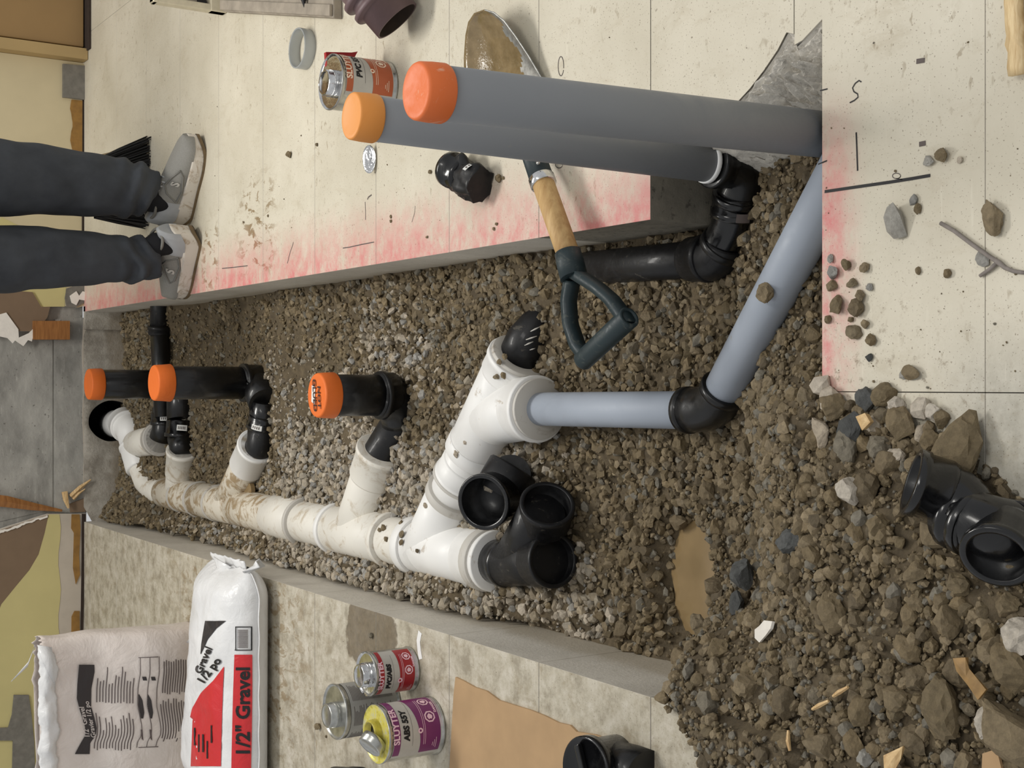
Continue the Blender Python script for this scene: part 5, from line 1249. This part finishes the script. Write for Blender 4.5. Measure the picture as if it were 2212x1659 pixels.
for i in range(5):
    f1 = ba.lerp(bb_, .02 * i) + V((.004, 0, .002)); mb = MB(); mb.tube([ta + V((.004 + .002 * i, 0, 0)), f1], [.0014, .0012], 4); mb.build('loose_bristle', 'broom_tan', br)
hm = (ta + tb) / 2 + V((-.02, 0, .02)); solid_pipe('broom_handle', hm, V((hm.x - .06, YW - .05, 1.35)), .012, 'bristle_black', br, 16)

# ---- loose stones and debris
FL = 'loose stones on the pale floor'
def onfloor(px, py, s, mt, label, kind=1, flat=1.0, elong=1.0, rz=None, z=0.0, grp=None): return stone(P(px, py, z) + V((0, 0, s * .5 * flat)), s, mt, kind, label, grp, 'stone', rz, flat, elong)
onfloor(2040, 336, .0125, 'stone_mud', 'rounded brown stone touching a grey chip on the near floor', 1, .9); onfloor(2008, 346, .0095, 'stone_grey', 'pale grey chip touching a rounded brown stone on the near floor', 1, .6)
onfloor(2076, 345, .006, 'stone_light', 'tiny pinkish pebble right of the rounded brown stone', 1, .7); onfloor(1944, 482, .017, 'stone_grey', 'upright grey broken rock alone on the near floor', 0, .9, 1.35, .15)
onfloor(1976, 432, .008, 'stone_grey', 'small grey chip above the grey broken rock', 0, .7); onfloor(1984, 452, .0075, 'stone_mud', 'small brown crumb beside the grey broken rock', 1, .8)
onfloor(2152, 468, .019, 'stone_mud', 'large brown stone beside the twig on the near floor', 1, .7, 1.25, .2); onfloor(2126, 558, .011, 'stone_grey', 'flat bluish grey chip in the fork of the twig', 1, .4)
onfloor(2050, 591, .008, 'stone_mud', 'small dark brown crumb below the twig end', 1, .8); onfloor(1968, 806, .012, 'stone_mud', 'oval brown stone apart from the heap on the near floor', 1, .7, 1.4, 1.4)
onfloor(1955, 810, .007, 'stone_grey', 'grey pebble beside the oval brown stone', 1, .7)
onfloor(1986, 585, .005, 'stone_mud', 'tiny brown crumb on the near floor left of the twig', 1); onfloor(1880, 772, .008, 'stone_dark', 'dark wet crumb beside the red sprayed edge', 1, .5)
for i, (px, py, s) in enumerate(((1802, 590, .012), (1832, 571, .0105), (1871, 576, .009), (1800, 618, .010), (1812, 662, .014), (1858, 664, .014), (1796, 560, .007), (1845, 612, .009), (1862, 640, .010), (1840, 690, .006), (1872, 700, .008), (1792, 690, .008), (1880, 620, .007), (1850, 716, .012), (1885, 735, .011))):
    onfloor(px, py, s, 'stone_mud' if i % 6 else 'stone_grey', 'muddy clod spilled onto the red sprayed near edge', 1, .8, 1.0, None, 0, 'clods on the red sprayed edge')
hs = [(1774, 832, .016, 'stone_light', 0, 'pale squarish stone at the slab corner of the heap'), (1792, 862, .020, 'stone_light', 0, 'pale rounded stone just below the squarish pale one'), (1872, 866, .020, 'stone_dark', 1, 'dark grey rough stone among the pale stones'),
      (1905, 850, .019, 'stone_mud', 1, 'tall brown stone at the top of the heap edge'), (1936, 872, .015, 'stone_white', 1, 'white crystalline stone on the heap edge'), (1886, 916, .017, 'stone_light', 1, 'smooth tan stone beside the splintered chip'),
      (1945, 920, .026, 'stone_mud', 1, 'large brown egg shaped stone on the heap edge'), (1988, 884, .018, 'stone_light', 0, 'pale chalky stone at the outer heap edge'), (2018, 890, .015, 'stone_white', 1, 'white stone at the outermost heap edge'),
      (2032, 902, .014, 'stone_mud', 1, 'brown stone beside the outermost white stone'), (1836, 936, .026, 'stone_dark', 0 if False else 1, 'big slaty dark grey rock on the heap edge'), (1772, 936, .020, 'stone_light', 1, 'flat grey cream flake beside the slaty rock'),
      (2052, 986, .044, 'stone_mud', 1, 'largest flat brown rock next to the double elbow'), (1838, 1062, .026, 'stone_white', 1, 'broken pale concrete lump in the heap'), (1930, 990, .015, 'stone_light', 1, 'elongated pinkish stone near the largest rock'),
      (1988, 935, .012, 'stone_light', 1, 'small pale stone above the largest rock'), (1915, 1005, .022, 'stone_mud', 1, 'orange brown clod left of the largest rock'), (1706, 1172, .020, 'stone_dark', 1, 'dark elongated wet stone in the middle of the heap'),
      (1602, 1245, .030, 'stone_dark', 1, 'dark grey muddy rock right of the puddle'), (1590, 1302, .022, 'stone_dark', 1, 'dark flat rock below the grey muddy rock'), (2030, 1535, .034, 'stone_mud', 1, 'large smooth oval brown stone in the near corner'),
      (2178, 1590, .046, 'stone_mud', 1, 'largest boulder in the near left corner of the heap'), (2190, 1450, .032, 'stone_mud', 1, 'wide brown rock above the corner boulder'), (2132, 1555, .024, 'stone_white', 0 if False else 1, 'pale grey white rock among the corner boulders'),
      (1870, 1638, .016, 'stone_grey', 1, 'light grey stone at the heap bottom edge'), (2200, 1372, .028, 'stone_white', 1, 'grey concrete lump at the near frame edge'), (1530, 1520, .026, 'stone_mud', 1, 'big clod where the heap meets the left slab end')]
for px, py, s, mt, kd, lb in hs:
    p = P(px, py, .02)
    for _ in range(3):
        z = max(float(ground(p.x, p.y)), 0.0 if p.y < YN else -9); p = P(px, py, z + s * .4)
    fl = 1.0; el_ = 1.0; rz = None
    if 'flat' in lb or 'slaty' in lb: fl = .55; el_ = 1.25
    if 'elongated' in lb: el_ = 1.7
    if 'oval' in lb: el_ = 1.3
    stone(p, s, mt, kd if (mt, kd) in ST_MESH else 1, lb, None, 'stone', rz, fl, el_)
def heap_p(px, py, up=0.0):
    p = P(px, py, .02)
    for _ in range(3): p = P(px, py, float(ground(p.x, p.y)) + up)
    return p
def chipf(name, pts_, th, mat, label, cat, up):
    mb = MB(); q = [heap_p(a, b_, up + .004 * R.random()) for a, b_ in pts_]; n = len(q); c = sum(q, V((0, 0, 0))) / n + V((0, 0, .003))
    mb.add(q + [c], [(i, (i + 1) % n, n) for i in range(n)]); o = mb.build(name, mat); s = o.modifiers.new('thickness', 'SOLIDIFY'); s.thickness = th; return tag(o, label, cat)
chipf('paint_chip', [(1630, 1378), (1630, 1360), (1640, 1352), (1650, 1340), (1668, 1342), (1664, 1358), (1654, 1372), (1640, 1388)], .004, 'torn_white', 'white paint chip lying in the middle of the heap', 'chip', .016)
simple('tile_brown', (150, 118, 72), 0.6, var=0.3, scale=60)
chipf('tile_shard', [(2058, 1422), (2085, 1420), (2094, 1445), (2130, 1490), (2112, 1512), (2090, 1480), (2066, 1450)], .006, 'tile_brown', 'ochre tile shard with a white edge in the near corner', 'shard', .03)
chipf('tile_shard', [(1908, 1632), (1950, 1612), (1946, 1640), (1930, 1668), (1910, 1668)], .006, 'wood_split', 'tan flat shard at the bottom edge of the heap', 'shard', .022)
chipf('wood_chip', [(1848, 900), (1868, 892), (1880, 912), (1862, 930)], .008, 'wood_split', 'splintered golden wood chip between the pale stones', 'wood chip', .026)
for (a_, b2, lb) in (((1755, 1532), (1790, 1514), 'short pale wood sliver lying on the heap'), ((1800, 1504), (1832, 1484), 'second pale wood sliver pointing at the first'), ((1703, 1578), (1706, 1622), 'dark edged wood sliver near the heap bottom')):
    A_, B_ = heap_p(*a_, .022), heap_p(*b2, .024); mb = MB(); mb.tube([A_, A_.lerp(B_, .5) + V((0, 0, .002)), B_], [.002, .0032, .002], 5, 0, True, False); tag(mb.build('wood_sliver', 'wood_split'), lb, 'wood sliver')
# pebbles resting on the pipes
def on_pipe(px, py, a, b_, r, s, lb, mt='stone_mud', grp=None):
    """where the sight line meets a pipe a-b of radius r"""
    d = ray(px, py).normalized(); ax = (b_ - a).normalized(); w0 = CAM - a
    dd = d - ax * d.dot(ax); ww = w0 - ax * w0.dot(ax); A = dd.dot(dd); Bq = 2 * dd.dot(ww); Cq = ww.dot(ww) - r * r; D = Bq * Bq - 4 * A * Cq
    if D < 0: return
    t = (-Bq - math.sqrt(D)) / (2 * A); p = CAM + d * t
    cen = a + ax * (p - a).dot(ax); nrm = (p - cen).normalized(); s *= 1.35; stone(p + nrm * s * .35, s, mt, 1, lb, grp, 'pebble', None, .8)
GP = 'pebbles lying on the white drain line'
for px, py, s in ((868, 1132, .0065), (869, 1155, .007), (896, 1142, .004), (904, 1158, .0035), (868, 1172, .006), (903, 1190, .005)): on_pipe(px, py, W(AX, 2.2), W(AX, 3.0), RH, s, 'small brown pebble resting on the nearest white wye', 'stone_mud', GP)
for px, py, s in ((822, 1146, .006), (830, 1141, .0075), (852, 1162, .006), (836, 1164, .006)): on_pipe(px, py, W(AX, 2.5), W(AX, 3.0), RP, s, 'small pebble on the white pipe between the two near wyes', 'stone_mud', 'pebbles between the near wyes')
on_pipe(974, 1123, W(AX, 2.2), W(AX, 3.0), RH, .011, 'biggest grey brown pebble on the near wye crotch', 'stone_mud')
for px, py, s in ((1092, 768, .0065), (1081, 781, .0065), (1089, 808, .0065), (1074, 813, .006)): on_pipe(px, py, B(.3), B(.6), RH, s, 'brown pebble on the white wye beside the shovel grip', 'stone_mud', 'pebbles on the far white wye')
for px, py, s, lb in ((990, 978, .009, 'tan pebble wedged behind the coupling rim'), (1006, 954, .005, 'grey pebble just above the coupling rim'), (922, 1093, .0065, 'tan pebble on the wye shoulder'), (1106, 844, .004, 'tiny tan pebble on the wye above the grey pipe')): on_pipe(px, py, B(.0), B(.6), RP + .002, s, lb, 'stone_light')
on_pipe(1660, 628, u0, ge, .0318, .013, 'brown clod stuck on the sloping grey pipe')
for px, py, s, lb in ((628, 334, .011, 'oval brown stone on the floor by the shoes'), (1080, 386, .009, 'olive stone touching the bare floor by the shovel shaft'), (1056, 382, .010, 'brown stone against the crushed black fitting'), (931, 371, .0055, 'tiny pale pebble left of the crushed fitting'), (686, 313, .005, 'tiny dark pebble by the amber cap'), (691, 1569, .011, 'brown stone beside the plain grey can'), (804, 1372, .008, 'grey pebble on the damp floor patch'), (706, 1590, .004, 'tiny black crumb beside the plain grey can')):
    onfloor(px, py, s, 'stone_mud', lb)
for px, py in ((1074, 484), (1068, 495), (924, 512), (845, 468), (846, 478), (580, 466), (527, 480), (605, 1530), (1088, 385)): onfloor(px, py, .0042, 'stone_mud', 'tiny dirt crumb scattered on the pale floor', 1, .8, 1, None, 0, 'dirt crumbs on the floor')
# ================================================================== the person standing at the far end (only the lower legs are in frame)
m = NT('denim_dark', 0.85); pos = m.coord('World')
m.color(m.ramp(m.noise(9, 5, 0.6, pos), [(0.3, srgb(44, 48, 54)), (0.7, srgb(64, 68, 74))])); m.bump(m.noise(500, 2, 0.5, pos), 0.2, 0.001)
simple('sock_black', (14, 15, 20), 0.9, var=0.2); simple('jacket_dark', (40, 44, 52), 0.85, var=0.1); simple('skin', (196, 150, 122), 0.5, var=0.05); simple('hair_dark', (48, 36, 28), 0.7, var=0.2)
simple('shoe_mesh', (136, 134, 128), 0.8, var=0.08, scale=300, bump=0.3, bscale=900); simple('shoe_heel', (158, 160, 162), 0.5, var=0.04); simple('shoe_overlay', (118, 116, 110), 0.6, var=0.05)
dirty('sole_white', (212, 204, 192), (150, 126, 96), 0.6, (0.5, 0.66), 0.7, 26); simple('sole_edge', (110, 92, 66), 0.8, var=0.2)
pr = thing('person', 'person in dark jeans and grey sneakers standing with feet turned outward', 'person', (.45, 3.62, 0))
def remesh(o, vox=.012, sm=6):
    r_ = o.modifiers.new('merge', 'REMESH'); r_.mode = 'VOXEL'; r_.voxel_size = vox; r_.use_smooth_shade = True
    s = o.modifiers.new('smooth', 'SMOOTH'); s.iterations = sm; s.factor = .5
# ankles and legs follow the picture at their real distance
YRa, YLa = 3.645, 3.635
RC = [(366, 395), (335, 402), (300, 408), (250, 404), (180, 398), (90, 388), (0, 384)]; RW = [30, 38, 58, 63, 68, 76, 84]
LC = [(372, 548), (340, 560), (300, 562), (250, 560), (180, 558), (90, 557), (0, 560)]; LW = [28, 40, 47, 52, 60, 68, 74]
def leg(C_, W_, Yf, side):
    P_ = []
    for (cx, cy), w_ in zip(C_, W_):
        Yk = Yf + .00 * (366 - cx); c = PY(cx, cy, Yk); e = PY(cx, cy - w_, Yk); P_.append((c, (e - c).length))
    last = P_[-1][0]
    P_.append((V((last.x + .02 * side, Yf + .005, .66)), .105)); P_.append((V((.455 + .105 * side, Yf + .0, .84)), .112)); P_.append((V((.455 + .075 * side, Yf, .93)), .115))
    return P_
LEGR, LEGL = leg(RC, RW, YRa, 1), leg(LC, LW, YLa, -1)
def leg_mesh(mb, Lg, seed, i0=1):
    n = 90; prs = [c for c, r in Lg[i0:]]; rs = [r for c, r in Lg[i0:]]; K = len(prs)
    zs_ = [p.z for p in prs]
    for_pts = []
    def at(z):
        for k in range(K - 1):
            if zs_[k] <= z <= zs_[k + 1] + 1e-9:
                t = (z - zs_[k]) / (zs_[k + 1] - zs_[k]); t = t * t * (3 - 2 * t); return prs[k].lerp(prs[k + 1], t), rs[k] * (1 - t) + rs[k + 1] * t
        return prs[-1], rs[-1]
    z0, z1 = zs_[0], zs_[-1]
    def fn(u, v):
        z = z0 + (z1 - z0) * v; c, r = at(z); th = 2 * math.pi * u
        low = math.exp(-((z - z0 - .05) / .05) ** 2); mid = math.exp(-((z - .30) / .22) ** 2)
        w_ = low * (.010 * math.sin(z * 120 + 3.6 * math.sin(th + seed) + seed + 2.5 * mnoise.noise(V((math.cos(th), math.sin(th), seed)))) + .010 * mnoise.noise(V((math.cos(th) * 2, math.sin(th) * 2, z * 30 + seed)))) + mid * .006 * mnoise.noise(V((math.cos(th) * 1.6, math.sin(th) * 1.6 + seed, z * 9))) + .003 * mnoise.noise(V((math.cos(th) * 4, math.sin(th) * 4 + seed, z * 20)))
        return V((c.x + math.cos(th) * (r + w_), c.y + math.sin(th) * (r * .92 + w_), z + .006 * math.sin(th * 2 + seed) * (1 - v) ** 8))
    mb.grid(56, n, fn, 0, True, True)
    mb.add([fn(i / 56, 0) for i in range(56)], [tuple(range(56))[::-1]]); mb.add([fn(i / 56, 1) for i in range(56)], [tuple(range(56))])
mb = MB(); leg_mesh(mb, LEGR, 1.0); leg_mesh(mb, LEGL, 4.0)
mb.lathe((.455, YRa - .003, .84), (0, 0, 1), [(0, 0), (0, .10), (.03, .155), (.10, .165), (.19, .155), (.19, 0)], 40)
tr = mb.build('trousers', 'denim_dark', pr); remesh(tr, .007, 2)
# body above the waist, out of frame: torso, arms, neck and head in one surface
mb = MB(); bx = .455; by = YRa
mb.tube([(bx, by, .98), (bx, by, 1.10), (bx, by, 1.25), (bx, by, 1.38), (bx, by, 1.45)], [.150, .145, .165, .175, .09], 28)
mb.tube([(bx, by, 1.40), (bx, by, 1.52), (bx, by + .02, 1.58)], [.06, .055, .06], 20)
def head(u, v):
    th = 2 * math.pi * u; ph = math.pi * v; x = math.sin(ph) * math.cos(th); y = math.sin(ph) * math.sin(th); z = math.cos(ph)
    k = 1 + (.10 * math.exp(-((x / .16) ** 2 + ((z + .05) / .18) ** 2)) if y > .6 else 0) - (.10 if (y < -.3 and z < -.3) else 0)
    return V((bx + x * .075 * (1 - .12 * max(0, -z)), by + .02 + y * .095 * k, 1.655 + z * .115))
mb.grid(32, 20, head, 0, True, True)
for s in (-1, 1):
    mb.tube([(bx + s * .16, by, 1.40), (bx + s * .21, by - .01, 1.22), (bx + s * .225, by - .01, 1.10), (bx + s * .22, by + .06, .96), (bx + s * .205, by + .09, .88)], [.062, .050, .044, .036, .028], 18)
    hp = V((bx + s * .20, by + .10, .85)); mb.tube([hp + V((0, 0, .03)), hp, hp - V((0, -.005, .05))], [.026, .032, .026], 12)
    for k in range(4): f0 = hp + V((0, -.03 + .02 * k, -.045)); mb.tube([f0, f0 + V((-s * .004, .004, -.035)), f0 + V((-s * .018, .008, -.065 + .008 * abs(k - 1.5)))], [.0095, .009, .007], 8)
    f0 = hp + V((-s * .01, .03, -.01)); mb.tube([f0, f0 + V((-s * .012, .02, -.03)), f0 + V((-s * .018, .022, -.055))], [.010, .009, .007], 8)
    mb.tube([(bx + s * .074, by + .02, 1.665), (bx + s * .082, by + .012, 1.65), (bx + s * .076, by + .02, 1.63)], [.012, .014, .009], 8)
bo = mb.build('body', 'skin', pr); remesh(bo, .009, 2)
mb = MB(); mb.tube([(bx, by, .95), (bx, by, 1.10), (bx, by, 1.26), (bx, by, 1.38), (bx, by, 1.45), (bx, by, 1.49)], [.172, .165, .18, .19, .115, .075], 30)
for s in (-1, 1): mb.tube([(bx + s * .15, by, 1.40), (bx + s * .21, by - .01, 1.22), (bx + s * .225, by - .01, 1.10), (bx + s * .22, by + .06, .96), (bx + s * .21, by + .08, .91)], [.078, .064, .058, .048, .044], 20)
jk = mb.build('jacket', 'jacket_dark', pr); remesh(jk, .010, 3)
mb = MB(); mb.grid(28, 12, lambda u, v: V((bx, by + .012, 1.668)) + V((math.sin(math.pi * v * .55) * math.cos(2 * math.pi * u) * .083, math.sin(math.pi * v * .55) * math.sin(2 * math.pi * u) * .10 - .012 * v, math.cos(math.pi * v * .55) * .118)), 0, True, True); hr_ = mb.build('hair', 'hair_dark', pr)
for s in (-1, 1):
    mb = MB(); mb.grid(12, 8, lambda u, v: V((bx + s * .030 + .011 * math.sin(math.pi * v) * math.cos(2 * math.pi * u), by + .108 + .004 * math.sin(math.pi * v) * math.sin(2 * math.pi * u), 1.668 + .007 * math.cos(math.pi * v))), 0, True, True); mb.build('eye', 'sock_black', pr)
mb = MB(); mb.tube([(bx - .022, by + .108, 1.605), (bx, by + .114, 1.603), (bx + .022, by + .108, 1.605)], [.003, .006, .003], 8); mb.build('mouth', 'glue_brown', pr)

def shoe(name, heel, toe, side, ankle):
    """heel, toe: ground points; side = +1 when the outer side is to the walker's right"""
    t = bpy.data.objects.new(name, None); COL.objects.link(t); t.empty_display_size = .05; t.location = heel; par(t, pr)
    d = V((toe.x - heel.x, toe.y - heel.y, 0)); L = d.length; d.normalize(); s = V((d.y, -d.x, 0)) * side     # s: outer side
    def wid(x): return .039 + .013 * math.exp(-((x - .72) / .22) ** 2) - (.034 * max(0, (x - .86) / .14) ** 2) - .006 * max(0, (.15 - x) / .15)
    def lift(x): return .024 * max(0, (.16 - x) / .16) ** 1.6 + .016 * max(0, (x - .80) / .20) ** 1.6
    def O(x, y, z): return heel + d * (x * L) + s * y + V((0, 0, z))
    def solet(x): return .042 + .014 * max(0, (.35 - x) / .35) - .008 * max(0, (x - .6) / .4) + .012 * max(0, (.10 - x) / .10)
    def sole(u, v):
        th = 2 * math.pi * u; x = .5 - .5 * math.cos(th); sg = 1 if th < math.pi else -1; e = math.sin(th)
        y = sg * wid(x) * abs(e) ** .38 * (1.10 - .06 * abs(v - .45)); z = lift(x) + (solet(x) - lift(x) * .2) * v
        flare = -.012 * (1 - v) if x < .10 else 0
        return O(x * 1.0 + (-.012 * v if x < .06 else 0), y, z)
    mb = MB(); mb.grid(72, 8, sole, 0, True, True); mb.add([sole(i / 72, 1) for i in range(72)], [tuple(range(72))]); mb.build('midsole', 'sole_white', t)
    mb = MB(); mb.grid(72, 3, lambda u, v: (lambda p: V((p.x, p.y, p.z - .003 + .010 * v)))(sole(u, .0).lerp(sole(u, .5), .0)) + (sole(u, .3) - O(.5, 0, 0)).normalized() * 0.0015 * V((1, 1, 0)).length, 0, True, True); mb.add([sole(i / 72, 0) + V((0, 0, -.003)) for i in range(72)], [tuple(range(72))[::-1]]); mb.build('outsole', 'sole_edge', t)
    def top(x): return .124 - .020 * math.exp(-((x - .22) / .12) ** 2) if x < .30 else .114 - .056 * ((x - .30) / .70) ** .85
    def upper(u, v):
        x = .012 + .976 * v; a = math.pi * u; y = math.cos(a); z = math.sin(a)
        w_ = wid(x) * (1.0 if v > .04 else .8); zb = solet(x) - .004; h_ = top(x) - zb
        if v < .02: h_ *= .9
        yy = math.copysign(abs(y) ** .55, y) * w_ * (1 - .42 * (z ** 2) * (1 if x < .5 else .75)); return O(x, yy, zb + h_ * z ** .8)
    mb = MB(); nu, nv = 33, 44; mb.grid(nu, nv, upper)
    for i in range(len(mb.f)):
        x = (i // (nu - 1)) / (nu - 1 + 10); mb.m[i] = 1 if (i // (nu - 1)) < 12 else 0
    mb.add([upper(i / 32, 0) for i in range(33)], [tuple(range(33))], 1); mb.add([upper(i / 32, 1) for i in range(33)], [tuple(range(33))[::-1]]); mb.build('upper', ['shoe_mesh', 'shoe_heel'], t)
    # collar edge, tongue, laces, overlay with a mark on the outer side
    def side_pt(x, f, off=.0015):
        p = upper(.0 + .5 * f, (x - .012) / .976); q = upper(.0 + .5 * f, (x - .012) / .976 + .01); c = O(x, 0, .05); n = (p - c); n.normalize(); return p + n * off
    mb = MB(); cr = [O(.05 + .25 * (1 - math.cos(a)) / 2 * 2 * .62, math.sin(a) * .030, .116 - .014 * math.sin(min(math.pi, abs(a))) + .012 * (1 - math.cos(a)) / 2) for a in [2 * math.pi * i / 28 for i in range(29)]]; mb.tube(cr, .0042, 8, 0, False); mb.build('collar', 'shoe_overlay', t)
    mb = MB(); mb.grid(6, 8, lambda u, v: O(.34 + .20 * v, (u - .5) * .034, .132 - .040 * v - .010 * (2 * u - 1) ** 2)); o = mb.build('tongue', 'shoe_overlay', t); sm_ = o.modifiers.new('thickness', 'SOLIDIFY'); sm_.thickness = .004
    for k in range(5):
        x = .37 + .045 * k; mb = MB(); mb.tube([O(x, -.020, .108 - .030 * (x - .34) / .2), O(x + .01, 0, .130 - .040 * (x - .34) / .2), O(x + .02, .020, .108 - .030 * (x - .34) / .2)], .0028, 6); mb.build('lace', 'shoe_heel', t)
    ov = [(.30, .10), (.42, .06), (.60, .16), (.66, .34), (.56, .52), (.46, .62), (.38, .42)]
    mb = MB(); n = len(ov); c = side_pt(.50, .32, .003); q = [side_pt(a, b_, .002) for a, b_ in ov]; mb.tube(q + [q[0]], .0022, 6, 0, False); mb.build('side_overlay', 'shoe_overlay', t)
    sgn = 1 if side > 0 else -1
    lettering('lettering', 'S', .030, lambda a, b_: side_pt(.50 + sgn * a * 1.0 / L * .9, .30 + b_ * 12, .0035), 'label_silver', t, .0012)
    return t
rh, rt = P(414, 470) + V((0, .03, 0)), P(452, 300) + V((0, .05, 0))
lh, lt_ = P(442, 502) + V((0, .04, 0)), P(402, 632) + V((0, .03, 0))
def fit(h_, t_, L):
    d = (t_ - h_); d.z = 0; c = (h_ + t_) / 2; d.normalize(); return V((c.x - d.x * L / 2, c.y - d.y * L / 2, 0)), V((c.x + d.x * L / 2, c.y + d.y * L / 2, 0))
rh, rt = fit(rh, rt, .268); lh, lt_ = fit(lh, lt_, .235)
shoe('sneaker', rh, rt, 1, None); shoe('sneaker', lh, lt_, -1, None)
for Lg, hh, tt in ((LEGR, rh, rt), (LEGL, lh, lt_)):
    a_ = hh.lerp(tt, .24); mb = MB(); mb.tube([V((a_.x, a_.y, .055)), V((a_.x, a_.y, .11)), Lg[1][0] + V((0, 0, .04))], [.034, .034, .040], 24); mb.build('sock', 'sock_black', pr)
